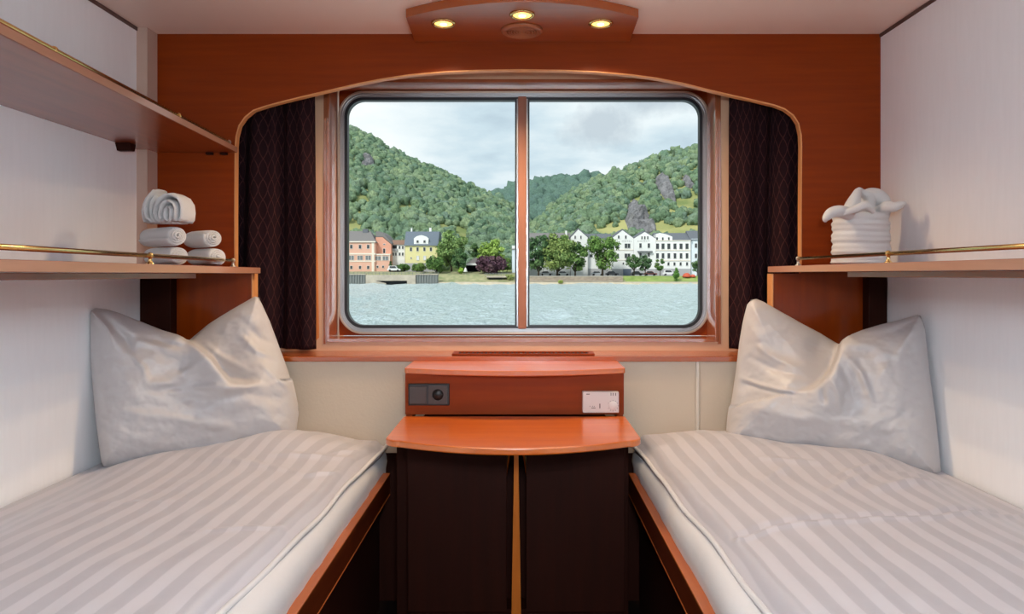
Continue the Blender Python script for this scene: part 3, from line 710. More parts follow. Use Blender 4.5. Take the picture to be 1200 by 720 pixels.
def poly_dist(P, poly, closed=False):
    """distance of points P (n,2) to a polyline, and signed side"""
    A = np.array(poly); B = np.roll(A, -1, 0) if closed else A[1:]
    A = A if closed else A[:-1]
    best = np.full(len(P), 1e9); side = np.zeros(len(P)); tt = np.zeros(len(P))
    acc = 0; Ls = np.hypot(*(B-A).T); tot = Ls.sum()
    for a, b, l in zip(A, B, Ls):
        d = b-a; t = np.clip(((P-a)@d)/max(l*l, 1e-9), 0, 1); q = a+t[:, None]*d; r = P-q; ds = np.hypot(r[:, 0], r[:, 1])
        cr = d[0]*r[:, 1]-d[1]*r[:, 0]; up_ = ds < best-1e-6
        best = np.where(up_, ds, best); side = np.where(up_, np.sign(cr), side); tt = np.where(up_, (acc+t*l)/tot, tt); acc += l
    return best, side, tt
def pillow(side, top, bottom, crease, csign, A, B, lean, wr, label, thick=.095):
    """front outline between a top and a bottom curve, standing on a plane through A and B that leans back"""
    A, B = Vector(A), Vector(B); e = (B-A).normalized(); n = Vector((e.y, -e.x, 0)); n = n if n.y < 0 else -n
    n = (n+Vector((0, 0, lean))).normalized()
    C = Vector((0, 0, CAMZ))
    x0, x1 = bottom[0][0], bottom[-1][0]
    nu, nv = 190, 130
    us = .5-.5*np.cos(np.linspace(0, PI, nu+1)); us = .5*us+.5*np.linspace(0, 1, nu+1)
    vv = .5-.5*np.cos(np.linspace(0, PI, nv+1)); vv = .5*vv+.5*np.linspace(0, 1, nv+1)
    tx_, ty_ = zip(*top); bx_, by_ = zip(*bottom)
    pxs = x0+(x1-x0)*us
    T_ = np.interp(pxs, tx_, ty_); B_ = np.interp(pxs, bx_, by_); B_ = np.maximum(B_, T_+.5)
    PX = np.repeat(pxs[:, None], nv+1, 1); PY = T_[:, None]+(B_-T_)[:, None]*vv[None, :]
    P = np.stack([PX.ravel(), PY.ravel()], 1)
    outline = list(zip(pxs, T_))[::3]+list(zip(pxs, B_))[::-3]
    d, _, _ = poly_dist(P, outline, True)
    D = 62.0
    q = np.clip(d/D, 0, 1); prof = (1-(1-q)**2.2)**.62
    front = thick*prof; back = -.040*prof
    cd, cs, ct = poly_dist(P, crease)
    sgn = cs*csign                                     # > 0: the recessed ear behind the fold
    de = np.hypot(P[:, 0]-crease[-1][0], P[:, 1]-crease[-1][1]); fade = np.clip(de/62.0, 0, 1); fade = fade*fade*(3-2*fade)
    sd = cd*sgn
    step = 1/(1+np.exp(np.clip(sd/1.2, -40, 40)))                         # 1 on the front mass, 0 on the ear
    near = np.exp(-(cd/55.0)**2)
    front += (.054*np.exp(-(np.abs(sd)/24.0)**2)*step*fade)                # the fold's rounded lip
    shift = -.105*np.exp(-(cd/75.0)**2)*(1-step)*fade
    # general wrinkles
    N_ = np.array([mnoise.fractal(Vector((p[0]*.021, p[1]*.030, 1.7 if side == 'left' else 8.2)), 1, 2, 4) for p in P])
    N2 = np.array([mnoise.fractal(Vector((p[0]*.065+p[1]*.03, p[1]*.085-p[0]*.02, 4.7 if side == 'left' else 2.2)), 1, 2, 3) for p in P])
    front += (.0085*N_+.0026*N2)*np.clip(d/14, 0, 1)
    for pts, w, am in wr:
        wd, ws, wt = poly_dist(P, pts); front += 1.7*am*np.exp(-(wd/w)**2)*np.sin(PI*np.clip(.08+wt*.88, 0, 1))*np.clip(d/8, 0, 1)
    front = np.where(d < .4, 0, front)+shift; back = np.where(d < .4, 0, back)+shift
    Wp = []
    for (px, py) in P:
        dv = Vector(((px-CX)/F, 1, (CY-py)/F)); t = (A-C).dot(n)/dv.dot(n); Wp.append(C+dv*t)
    Wp = np.array(Wp); nn = np.array(n)
    FV = Wp+nn*front[:, None]; BV = Wp+nn*back[:, None]
    # keep clear of wall, boards and bed
    wallx = XL+.003 if side == 'left' else XR-.003
    for V in (FV, BV):
        V[:, 0] = np.maximum(V[:, 0], wallx) if side == 'left' else np.minimum(V[:, 0], wallx)
        V[:, 1] = np.minimum(V[:, 1], YB-.017); V[:, 2] = np.maximum(V[:, 2], .563)
    nvv = nv+1; m = MB()
    m.grid(FV.reshape(nu+1, nvv, 3).tolist()); off = len(m.v); m.grid(BV.reshape(nu+1, nvv, 3).tolist())
    bm_ = bmesh.new(); vs = [bm_.verts.new(v) for v in m.v]
    for f in m.f:
        try: bm_.faces.new([vs[i] for i in f])
        except ValueError: pass
    bmesh.ops.remove_doubles(bm_, verts=bm_.verts[:], dist=.0008)
    bmesh.ops.dissolve_degenerate(bm_, edges=bm_.edges[:], dist=.0003)
    mm = MB(); mm.bm(bm_, True)
    return thing('pillow', mm, M_PILLOW, label, 'pillow')
pillow('left',
       [(103, 368), (105, 363), (110, 361), (125, 362.5), (140, 367), (160, 375), (190, 387), (208, 393), (219, 398.5), (230, 389), (245, 377), (260, 368), (275, 359.5), (290, 351.5), (299, 346.5), (304, 347.5),
        (310, 360), (318, 376), (326, 395), (333, 415), (340, 436), (346, 458), (349.5, 475), (350, 482)],
       [(103, 372), (104, 400), (106, 425), (109, 460), (113, 500), (119, 546), (125, 548), (160, 545), (220, 538), (300, 527), (340, 521), (347, 510), (350, 486)],
       [(219, 397), (232, 407), (247, 421), (258, 436), (268, 446), (284, 449), (313, 447)], -1,
       (-1.306, 2.128, .57), (-.7605, 2.385, .57), .16,
       [([(112, 372), (128, 385), (140, 410)], 5, .010), ([(122, 372), (150, 400), (160, 425)], 5, -.008), ([(135, 375), (165, 400), (205, 412)], 6, .008), ([(150, 395), (185, 402), (225, 412)], 4, -.006),
        ([(245, 420), (215, 440), (185, 452)], 6, .008), ([(262, 442), (225, 452), (175, 458)], 4, -.006), ([(320, 452), (260, 456), (165, 448)], 4, .006), ([(345, 470), (290, 462), (240, 470), (180, 462)], 5, -.005),
        ([(280, 392), (300, 412), (330, 422)], 4, .007), ([(285, 378), (305, 398), (328, 404)], 4, -.005), ([(240, 402), (262, 420), (292, 436)], 3.5, .006), ([(130, 480), (210, 490), (290, 505)], 6, .005),
        ([(300, 425), (318, 440), (342, 462)], 4, .006), ([(112, 400), (122, 440), (128, 500)], 7, -.004), ([(150, 412), (170, 432), (175, 450)], 4, .005)],
       'white pillow with two upright corners leaning on the left wall, on the left bed')
pillow('right',
       [(851, 505), (852, 490), (856, 462), (860, 435), (865, 400), (870, 375), (875, 357), (880, 351), (886, 350), (894, 353), (910, 362), (925, 370), (940, 378), (960, 388), (975, 397), (984, 402),
        (995, 394), (1010, 387), (1030, 381), (1050, 376), (1068, 371), (1075, 369), (1079, 371), (1084, 384), (1087, 412), (1091, 448), (1097, 490), (1101, 530), (1103, 548)],
       [(851, 509), (860, 524), (900, 528), (960, 538), (1040, 550), (1080, 560), (1098, 562), (1103, 552)],
       [(984, 401), (981, 418), (974, 436), (962, 449), (948, 457), (930, 461)], 1,
       (1.245, 2.128, .57), (.700, 2.385, .57), .16,
       [([(866, 443), (890, 451), (915, 457), (940, 460)], 2.2, .007), ([(866, 447), (890, 455), (915, 461), (940, 464)], 2.5, -.004), ([(886, 405), (912, 422), (945, 436)], 4, .007), ([(880, 420), (915, 436), (950, 444)], 3.5, -.005),
        ([(992, 420), (1008, 438), (1022, 470)], 4, .009), ([(985, 428), (995, 450), (1000, 470)], 4, -.006), ([(975, 445), (985, 462), (984, 480)], 3.5, .007), ([(1000, 405), (1020, 408), (1045, 420)], 6, .006),
        ([(1078, 378), (1060, 402), (1050, 425)], 5, .007), ([(1070, 378), (1045, 392), (1020, 398)], 5, -.005), ([(965, 455), (968, 475)], 3, -.006), ([(870, 370), (890, 395), (900, 420)], 5, .004), ([(880, 480), (960, 492), (1060, 500)], 8, .004)],
       'white pillow with two upright corners leaning on the right wall, on the right bed')

# ------------------------------------------------------------------ towels
def spiral_roll(mb, c, ax, length, r, turns=3.6, th=None, squash=1.0, rot=0.0, wob=0.0):
    """rolled towel: spiral sheet with thickness, axis along ax (unit), centred at c"""
    ax = Vector(ax).normalized(); up = Vector((0, 0, 1)); u = ax.cross(up).normalized(); w = u.cross(ax).normalized()
    c = Vector(c); n = int(turns*30); th = th or r/(turns+.3); r0 = th*.35
    rows = []
    for i in range(n+1):
        t = i/n; a = rot+2*PI*turns*t; rr = r0+(r-th*.45-r0)*t
        for_r = []
        for rad in (rr+th*.40, rr-th*.36):
            for_r.append((math.cos(a)*rad, math.sin(a)*rad*squash))
        rows.append(for_r)
    nl = 16; V = []; Fs = []
    for i in range(n+1):
        for s in range(2):
            for k in range(nl+1):
                v = k/nl-.5; e = 1-abs(2*v)**6*.10 
                x, z = rows[i][s]; g = wob*math.sin(7*v+i*.05)
                bulge = .010*(1-i/n)*abs(2*v)**2*(1 if v > 0 else -1)
                p = c+ax*(v*length+bulge)+u*(x*e+g)+w*(z*e); V.append(p)
    m1 = nl+1
    def id(i, s, k): return (i*2+s)*m1+k
    for i in range(n):
        for k in range(nl):
            Fs += [(id(i, 0, k), id(i+1, 0, k), id(i+1, 0, k+1), id(i, 0, k+1)), (id(i, 1, k), id(i, 1, k+1), id(i+1, 1, k+1), id(i+1, 1, k))]
        Fs += [(id(i, 0, 0), id(i, 1, 0), id(i+1, 1, 0), id(i+1, 0, 0)), (id(i, 0, nl), id(i+1, 0, nl), id(i+1, 1, nl), id(i, 1, nl))]
    for i in (0, n):
        for k in range(nl): Fs.append((id(i, 0, k), id(i, 0, k+1), id(i, 1, k+1), id(i, 1, k)))
    mb.add(V, Fs, True); return mb
zs = 1.1755
def towel_roll(c, ang, length, r, label, squash=.9, rot=0, **k):
    m = MB(); ax = (math.cos(ang), math.sin(ang), 0)
    spiral_roll(m, c, ax, length, r, squash=squash, rot=rot, **k)
    return thing('rolled_towel', m, M_TERRY, label, 'towel', 'rolled towels on the left shelf')
A1 = -.62
towel_roll((-1.075, 2.13, zs+.030), A1, .155, .0345, 'white rolled towel on the left shelf, lower of the two nearer the wall', .88, 1.0)
towel_roll((-1.083, 2.13, zs+.029+.060), A1, .165, .0355, 'white rolled towel lying under the curled towel, its spiral end showing', .92, 2.2)
towel_roll((-1.018, 2.275, zs+.030), A1, .13, .0355, 'white rolled towel on the left shelf, lower one nearest the curtain', .88, .4)
towel_roll((-1.028, 2.275, zs+.030+.060), A1, .125, .0355, 'white rolled towel on the left shelf, upper one nearest the curtain', .90, 3.0)
# the curled towel on top
tz0 = zs+.029+.060+.0345
ct = MB()
def slab_path(mb, pts, y0, y1, th, n=10, soft=True, taper=None):
    """a towel layer following a path in the x-z plane, between depths y0 and y1"""
    pts = [Vector((p[0], p[1])) for p in pts]; m = len(pts); rows = []
    for i, p in enumerate(pts):
        a = pts[max(i-1, 0)]; b = pts[min(i+1, m-1)]; t = (b-a).normalized(); nn = Vector((-t.y, t.x)); sec = []
        h = th/2*(1 if taper is None else taper(i/(m-1)))
        for k in range(n+1): 
            v = k/n; e = math.sqrt(max(.05, 1-abs(2*v-1)**5)); sec.append((p.x+nn.x*h*e, y0+(y1-y0)*v, p.y+nn.y*h*e))
        for k in range(n, -1, -1):
            v = k/n; e = math.sqrt(max(.05, 1-abs(2*v-1)**5)); sec.append((p.x-nn.x*h*e, y0+(y1-y0)*v, p.y-nn.y*h*e))
        rows.append(sec)
    nv = len(rows[0]); fs = []
    for i in range(m-1):
        for k in range(nv): fs.append((i*nv+k, i*nv+(k+1) % nv, (i+1)*nv+(k+1) % nv, (i+1)*nv+k))
    fs += [tuple(range(nv)), tuple((m-1)*nv+k for k in range(nv))]
    mb.add([p for r in rows for p in r], fs, True); return mb
dT = 2.10
def tp(u, v, d=dT): return ((150+u/6.54-CX)/F*d, CAMZ+(CY-(210+v/6.54))/F*d)
base_py = (CY-(tz0-CAMZ)*F/dT-210)*6.54            # v of the supporting surface
def clampv(p): return (p[0], max(p[1], tz0+.006))
arc = [(300, 362), (282, 320), (268, 270), (275, 215), (300, 165), (345, 135), (395, 132), (440, 155), (468, 200), (474, 255), (468, 310), (452, 362)]
slab_path(ct, [clampv(tp(*p)) for p in arc], dT-.055, dT+.035, .0125)
arc2 = [(335, 362), (322, 320), (318, 270), (325, 225), (350, 190), (385, 180), (420, 200), (436, 245), (434, 300), (425, 345)]
slab_path(ct, [clampv(tp(*p)) for p in arc2], dT-.064, dT+.035, .0115)
arc3 = [(385, 345), (365, 320), (358, 280), (365, 245), (385, 228), (404, 245), (402, 290), (398, 330)]
slab_path(ct, [clampv(tp(*p)) for p in arc3], dT-.066, dT+.03, .0115)
flap = [(240, 362), (200, 310), (188, 250), (195, 195), (215, 150), (240, 118), (258, 98)]
slab_path(ct, [clampv(tp(*p)) for p in flap], dT-.05, dT+.03, .009)
flap2 = [(160, 362), (150, 300), (146, 250), (155, 200), (175, 155), (205, 118), (240, 96), (262, 92)]
slab_path(ct, [clampv(tp(*p)) for p in flap2], dT-.03, dT+.03, .008)
slab_path(ct, [clampv(tp(*p)) for p in [(262, 362), (236, 310), (226, 255), (230, 200), (248, 160), (270, 135)]], dT-.045, dT+.03, .009)
# foot that joins the layers
slab_path(ct, [(tp(185, 0)[0], tz0+.004), (tp(300, 0)[0], tz0+.004), (tp(440, 0)[0], tz0+.004)], dT-.035, dT+.02, .007)
thing('curled_towel', ct, M_TERRY, 'white towel curled into a snail shape on top of the rolled towels', 'towel')

# wrapped towel bundle on the right shelf
zr_ = 1.1795; dR = 2.28
bxp = lambda px: (px-CX)/F*dR
cxb = (bxp(979)+bxp(1045))/2; rb = (bxp(1045)-bxp(979))/2
rowsP = []
prof_ = []
nz = 60; H = .168
for k in range(nz+1):
    v = k/nz; z = zr_+.001+H*v
    r = rb*(1-.05*v)+.0020*math.sin(v*26+.6)+.0016*math.sin(v*57)
    r *= min(1, .80+.2*math.sin(min(1, v/.06)*PI/2)); r *= min(1, .93+.07*math.sin(min(1, (1-v)/.05)*PI/2))
    prof_.append((r, z))
m = MB(); n = 64
def bund(prof, c):
    P = []
    for k in range(n):
        a = 2*PI*k/n; col = []
        for i, (r, z) in enumerate(prof):
            rr = r*(1+.012*math.sin(3*a+i*.11)+.008*math.sin(5*a-i*.2)); col.append((c[0]+rr*math.cos(a), c[1]+rr*math.sin(a)*.85, z+.004*math.sin(a*2+1)*(i/len(prof))))
        P.append(col)
    return P
P = bund(prof_, (cxb, dR+.02)); m.grid(P, closed_u=True)
nb = nz+1; m.add([p for col in P for p in (col[0],)], [tuple(range(n))], True)
# top fold going inwards
top_in = []
for k in range(n):
    a = 2*PI*k/n; col = []
    for f, dz in ((1, 0), (.93, .004), (.82, -.006), (.72, -.02), (.3, -.02), (.01, -.018)):
        p = P[k][-1]; col.append((cxb+(p[0]-cxb)*f, dR+.02+(p[1]-dR-.02)*f, p[2]+dz))
    top_in.append(col)
m.grid(top_in, closed_u=True)
wt = empty('towel_bundle', (cxb, dR+.02, zr_), 'white towel bundle wrapped like a basket on the right shelf', 'towel')
obj('wrapped_towel', m, M_TERRY, wt)
def tq(u, v, d=dR): p = U(880+u/3.272, 180+v/3.272, d); return p
def fold_tube(mb, pts, rads, flat=.6, n=18):
    pts = [Vector(p) for p in pts]
    # resample smoothly
    P = []; R = []
    for i in range(len(pts)-1):
        p0 = pts[max(i-1, 0)]; p1 = pts[i]; p2 = pts[i+1]; p3 = pts[min(i+2, len(pts)-1)]
        for k in range(6):
            t = k/6; P.append(.5*((2*p1)+(p2-p0)*t+(2*p0-5*p1+4*p2-p3)*t*t+(3*p1-p0-3*p2+p3)*t**3)); R.append(rads[i]*(1-t)+rads[i+1]*t)
    P.append(pts[-1]); R.append(rads[-1]); mb.tube(P, R, n); return mb
m = MB(); fold_tube(m, [tq(430, 240, dR+.03), tq(380, 232, dR-.02), tq(340, 222, dR-.05), tq(308, 228, dR-.055), tq(288, 248, dR-.055), tq(284, 262, dR-.05)], [.022, .022, .019, .017, .012, .004]); obj('towel_corner', m, M_TERRY, wt)
m = MB(); fold_tube(m, [tq(460, 245, dR+.02), tq(500, 225, dR-.01), tq(520, 205, dR-.04), tq(550, 205, dR-.06), tq(575, 195, dR-.06), tq(592, 190, dR-.055)], [.024, .024, .019, .015, .012, .004]); obj('towel_corner', m, M_TERRY, wt)
m = MB(); fold_tube(m, [tq(380, 240, dR), tq(390, 200, dR-.02), tq(402, 165, dR-.025), tq(412, 142, dR-.02), tq(425, 150, dR-.0), tq(455, 172, dR+.01), tq(450, 220, dR+.02)], [.030, .024, .016, .009, .012, .018, .02]); obj('towel_corner', m, M_TERRY, wt)
m = MB(); fold_tube(m, [tq(410, 230, dR+.05), tq(440, 175, dR+.05), tq(475, 165, dR+.05), tq(505, 190, dR+.05), tq(500, 240, dR+.05)], [.025, .028, .028, .026, .025]); obj('towel_loop', m, M_TERRY, wt)
m = MB(); fold_tube(m, [tq(350, 232, dR-.055), tq(400, 214, dR-.07), tq(440, 200, dR-.068), tq(470, 225, dR-.06)], [.008, .012, .012, .007]); obj('towel_fold', m, M_TERRY, wt)

# ================================================================== OUTSIDE
ZW = -1.9                                             # water level
M_WATER = mat('river_water', (.68, .82, .85), .2, spec=.6)
def water_nodes():
    nt, N, L, b = nodes(M_WATER); g = N('ShaderNodeNewGeometry')
    bumps = None
    for sc, st, ds in ((.9, (1.5, .6, 1), .9),):
        mp = N('ShaderNodeMapping'); mp.inputs['Scale'].default_value = st; mp.inputs['Rotation'].default_value = (0, 0, .25); L(g.outputs['Position'], mp.inputs[0])
        n = N('ShaderNodeTexNoise'); n.inputs['Scale'].default_value = sc; n.inputs['Detail'].default_value = 6; n.inputs['Roughness'].default_value = .62; L(mp.outputs[0], n.inputs['Vector'])
        bp = N('ShaderNodeBump'); bp.inputs['Strength'].default_value = 1; bp.inputs['Distance'].default_value = ds*1.8; L(n.outputs['Fac'], bp.inputs['Height'])
        if bumps is not None: L(bumps, bp.inputs['Normal'])
        bumps = bp.outputs[0]
    L(bumps, b.inputs['Normal'])
water_nodes()
gx = sorted(set(np.linspace(-260, -68, 30).tolist()+np.linspace(-68, 68, 330).tolist()+np.linspace(68, 260, 30).tolist()))
gy = [3.2, 8, 14, 20, 25]; y = 29.0
while y < 212: gy.append(y); y += max(.35, y*y/4200)
gy.append(212.5)
def wave(x, y):
    if y < 20 or abs(x) > 75: return 0
    k = 1+y/90
    a = mnoise.fractal(Vector((x*.55/k, y*.36/k, 1.3)), 1, 2, 4); b = mnoise.noise(Vector((x*.21, y*.16, 7)))
    return .26*k*(1-abs(a)*1.6)*(.6+.7*b)
mb = MB(); mb.grid([[(x, y, ZW+wave(x, y)-.05) for y in gy] for x in gx])
struct('river', mb, M_WATER, fix=False)

# ---- shore ground
M_SAND = mat('shore_sand', (.55, .47, .34), .9); vary(M_SAND, (.45, .38, .28), (.62, .54, .41), .8, 4, coord='World')
M_GRASS = mat('bank_grass', (.24, .26, .12), .9); vary(M_GRASS, (.20, .24, .11), (.42, .38, .22), .5, 5, coord='World')
M_LAWN = mat('lawn_grass', (.22, .32, .07), .9); vary(M_LAWN, (.18, .28, .06), (.33, .40, .12), .4, 4, coord='World')
M_ROAD = mat('pale_road', (.34, .33, .31), .9)
def shore(X_, Y_):
    """height and material of the ground between river and hill"""
    if X_ < -31:
        if Y_ < 212.6: return -3.0, 0
        return 1.05+sstep(212.6, 224, Y_)*1.1, 1
    if X_ < 0:
        if Y_ < 212.4: return -2.4+1.3*sstep(209.5, 212.4, Y_), 0
        return -1.1+2.4*sstep(212.4, 219, Y_)+.8*sstep(219, 228, Y_), 1
    if Y_ < 213.6: return -2.4+1.4*sstep(209.5, 213.6, Y_), 0
    if X_ < 30.5: return -1.0+1.75*sstep(214.6, 215.6, Y_), 3
    return -1.0+1.75*sstep(213.6, 220, Y_), 2 if Y_ < 221 else 3
xs = sorted(set(list(np.linspace(-150, 150, 151))+[-31.01, -31, 0, .01, 30.49, 30.51])); ys = list(np.linspace(209, 246, 75))
V = [(x, y, shore(x, y)[0]+(.08*fbm(x*.3, y*.3) if y < 222 else 0)) for x in xs for y in ys]; m = MB(); ny = len(ys)
for mi in range(4): pass
fs = []; mis = []
for i in range(len(xs)-1):
    for k in range(ny-1):
        fs.append((i*ny+k, (i+1)*ny+k, (i+1)*ny+k+1, i*ny+k+1)); mis.append(shore((xs[i]+xs[i+1])/2, (ys[k]+ys[k+1])/2)[1])
m.v = V; m.f = fs; m.sm = [True]*len(fs); m.mi = mis
struct('riverbank_ground', m, [M_SAND, M_GRASS, M_LAWN, M_ROAD], fix=False)

# ---- hills
def hz_l(X_): 
    px = CX+X_/430*F
    py = np.interp(px, [150, 250, 330, 408, 435, 456, 470, 500, 525, 550, 570, 585, 600, 625, 660, 720], [118, 118, 128, 151, 163, 177, 183, 196, 208, 221, 230, 236, 244, 268, 300, 318])
    return CAMZ+(CY-py)/F*430
def hz_r(X_):
    px = CX+X_/380*F
    py = np.interp(px, [560, 590, 622, 650, 670, 693, 722, 754, 777, 806, 818, 860, 920, 1000], [318, 300, 270, 246, 229, 217, 205, 193, 184, 176, 174, 166, 165, 170])
    return CAMZ+(CY-py)/F*380
def hz_f(X_):
    px = CX+X_/900*F
    py = np.interp(px, [100, 400, 560, 588, 603, 622, 660, 689, 730, 800, 1000], [250, 250, 240, 231, 225, 219, 216, 213, 216, 222, 230])
    return CAMZ+(CY-py)/F*900
def hill_fn(hz, ya, yr, base, p=.92):
    def f(x, y):
        a = min(1, max(0, (y-ya)/(yr-ya))); b = sstep(yr, yr+120, y)
        xx = x*yr/max(y, 200) if y < yr else x
        h = base+(hz(xx)-base)*(a**p)*(1-.35*b)
        return h+2.2*fbm(x*.022, y*.022, 3)*sstep(0, .25, a)
    return f
HL = hill_fn(hz_l, 243, 430, 2.1); HR = hill_fn(hz_r, 246, 380, .7, .95); HF = hill_fn(hz_f, 420, 900, 4)
M_HILL = mat('hillside_grass', (.3, .32, .12), .95); vary(M_HILL, (.17, .22, .07), (.42, .40, .16), .06, 6, coord='World', lo=.35, hi=.65)
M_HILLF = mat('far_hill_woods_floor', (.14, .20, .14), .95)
def hill_mesh(name, fn, x0, x1, y0, y1, nx, ny, mt):
    X_ = np.linspace(x0, x1, nx); Y_ = np.linspace(y0, y1, ny)
    m = MB(); m.grid([[(x, y, fn(x, y)) for y in Y_] for x in X_]); return struct(name, m, mt, fix=False)
hill_mesh('hillside_left', HL, -230, 60, 243, 520, 120, 110, M_HILL)
hill_mesh('hillside_right', HR, -25, 190, 246, 480, 110, 100, M_HILL)
hill_mesh('hillside_far', HF, -300, 330, 480, 960, 60, 50, M_HILLF)

def hit(px, py, fn, y0=244, y1=440):
    a, b = (px-CX)/F, (CY-py)/F
    for y in np.linspace(y0, y1, 400):
        if fn(a*y, y) > CAMZ+b*y: return a*y, y
    return a*y1, y1

# rock outcrops on the right hill
M_ROCK = mat('grey_slate_rock', (.2, .2, .2), .9); vary(M_ROCK, (.10, .10, .11), (.34, .33, .34), .35, 8, (1, 1, .6), .3, .7, coord='World', rough=.7)
add_bump(M_ROCK, .9, 1, 1.2, 6)
rock_zones = []
def rock(poly_px, label, push=6.0, HR=HR):
    """a craggy face standing out of the hillside; its outline given around the place where it stands"""
    cxp = sum(p[0] for p in poly_px)/len(poly_px); cyp = sum(p[1] for p in poly_px)/len(poly_px)
    P = np.array([(cxp, cyp)]); nr, na = 26, 60; rows = []
    for i in range(nr+1):
        r = i/nr; row = []
        for k in range(na):
            t = k/na*len(poly_px); j = int(t); f = t-j; p = poly_px[j % len(poly_px)]; q = poly_px[(j+1) % len(poly_px)]
            ex, ey = p[0]+(q[0]-p[0])*f, p[1]+(q[1]-p[1])*f
            px, py = cxp+(ex-cxp)*r, cyp+(ey-cyp)*r
            x, y = hit(px, py, HR); z = HR(x, y); h = push*(1-r**2.5)
            nz_ = fbm(x*.12, y*.12+z*.05, z*.08, 6)
            hh = h*(.75+.9*nz_)-1.2*(r**6); 
            row.append((x+1.5*fbm(x*.2, z*.2, 5)*(1-r), y-hh*.75, z+hh*.65))
        rows.append(row)
    V = [p for r in rows for p in r]; fs = []
    for i in range(nr):
        for k in range(na): fs.append((i*na+k, i*na+(k+1) % na, (i+1)*na+(k+1) % na, (i+1)*na+k))
    rock_zones.append(poly_px)
    return thing('rock_outcrop', MB().add(V, fs, False), M_ROCK, label, 'rock')
rock([(742, 232), (752, 238), (760, 250), (770, 266), (770, 274), (750, 276), (735, 272), (731, 258), (735, 240)], 'tall grey crag on the hillside right behind the white gabled houses')
rock([(775, 201), (783, 206), (790, 222), (794, 240), (788, 244), (780, 236), (768, 222), (765, 208)], 'grey rock band higher up the right hillside, below the ridge', 4)
rock([(800, 205), (812, 212), (818, 222), (806, 222), (798, 214)], 'small grey rock face near the right edge of the window, high on the hill', 3)
rock([(424, 183), (432, 182), (440, 188), (439, 198), (430, 200), (423, 194)], 'grey rock patch among the trees high on the left hillside', 4, HL)
def in_poly(p, poly):
    c = False; n = len(poly)
    for i in range(n):
        a, b = poly[i], poly[(i+1) % n]
        if (a[1] > p[1]) != (b[1] > p[1]) and p[0] < (b[0]-a[0])*(p[1]-a[1])/(b[1]-a[1])+a[0]: c = not c
    return c
meadows = [[(792, 229), (818, 232), (830, 247), (800, 245), (788, 238)], [(770, 258), (785, 262), (830, 262), (830, 275), (780, 276), (768, 268)], [(700, 262), (732, 256), (734, 275), (700, 276)],
           [(505, 262), (540, 262), (556, 280), (552, 292), (536, 282), (510, 272)], [(780, 243), (800, 246), (795, 252), (776, 250)], [(404, 252), (416, 254), (424, 272), (404, 272)], [(468, 236), (490, 240), (494, 247), (472, 245)], [(540, 246), (566, 252), (566, 258), (545, 256)], [(410, 228), (424, 226), (430, 236), (412, 240)]]

def leaf_mat(name, cols, scale, rough=.8, gain=1.25):
    m = mat(name, cols[0], rough, spec=.2)
    nt, N, L, b = nodes(m); g = N('ShaderNodeNewGeometry')
    v = N('ShaderNodeTexVoronoi'); v.inputs['Scale'].default_value = scale; L(g.outputs['Position'], v.inputs['Vector'])
    sp = N('ShaderNodeSeparateColor'); L(v.outputs['Color'], sp.inputs[0])
    cols = [tuple(min(.8, c*gain) for c in q) for q in cols]
    r = N('ShaderNodeValToRGB'); e = r.color_ramp.elements; e[0].color = (*cols[0], 1); e[1].color = (*cols[-1], 1)
    for i, c in enumerate(cols[1:-1]): q = e.new((i+1)/(len(cols)-1)); q.color = (*c, 1)
    L(sp.outputs[0], r.inputs[0])
    n = N('ShaderNodeTexNoise'); n.inputs['Scale'].default_value = 1.1; n.inputs['Detail'].default_value = 6; n.inputs['Roughness'].default_value = .7; L(g.outputs['Position'], n.inputs['Vector'])
    bp = N('ShaderNodeBump'); bp.inputs['Strength'].default_value = .9; bp.inputs['Distance'].default_value = 1.1; L(n.outputs['Fac'], bp.inputs['Height']); L(bp.outputs[0], b.inputs['Normal'])
    mr = N('ShaderNodeMapRange'); mr.inputs[1].default_value = .3; mr.inputs[2].default_value = .7; mr.inputs[3].default_value = .5; mr.inputs[4].default_value = 1.5; L(n.outputs['Fac'], mr.inputs[0])
    mu = N('ShaderNodeVectorMath'); mu.operation = 'SCALE'; L(r.outputs[0], mu.inputs[0]); L(mr.outputs[0], mu.inputs['Scale']); L(mu.outputs[0], b.inputs['Base Color'])
    return m
M_WOODS = leaf_mat('hillside_foliage', [(.085, .150, .095), (.17, .245, .135), (.12, .195, .135), (.22, .29, .16), (.15, .22, .165)], .22)  # leaf greens paled and greyed to stand in for haze
M_WOODSF = leaf_mat('hazed_far_foliage', [(.085, .145, .115), (.105, .175, .135), (.095, .16, .135)], .05)  # bluish distance haze mixed into the far leaf colours

# crown shapes for the woods
def crown_verts(seed, sub=2):
    bm = bmesh.new(); bmesh.ops.create_icosphere(bm, subdivisions=sub, radius=1)
    for v in bm.verts:
        n = v.co.normalized(); k = 1+.42*mnoise.fractal(n*1.7+Vector((seed*9.1, seed*3.3, 0)), 1, 2, 4)+.20*mnoise.noise(n*6+Vector((seed, 0, 0)))
        v.co = Vector((n.x*k, n.y*k, n.z*k*1.05+.35))
    bm.verts.index_update(); V = np.array([v.co[:] for v in bm.verts]); Fc = np.array([[v.index for v in f.verts] for f in bm.faces]); bm.free(); return V, Fc
CROWNS = [crown_verts(i+1, 3) for i in range(6)]
CROWN_LO = [crown_verts(i+1, 2) for i in range(6)]
crown_meshes = {}
def crown_mesh(i, mt):
    key = (i, mt.name)
    if key not in crown_meshes:
        V, Fc = CROWNS[i]; me = bpy.data.meshes.new('crown'); me.from_pydata(V.tolist(), [], Fc.tolist()); me.materials.append(mt)
        me.polygons.foreach_set('use_smooth', [True]*len(me.polygons)); crown_meshes[key] = me
    return crown_meshes[key]
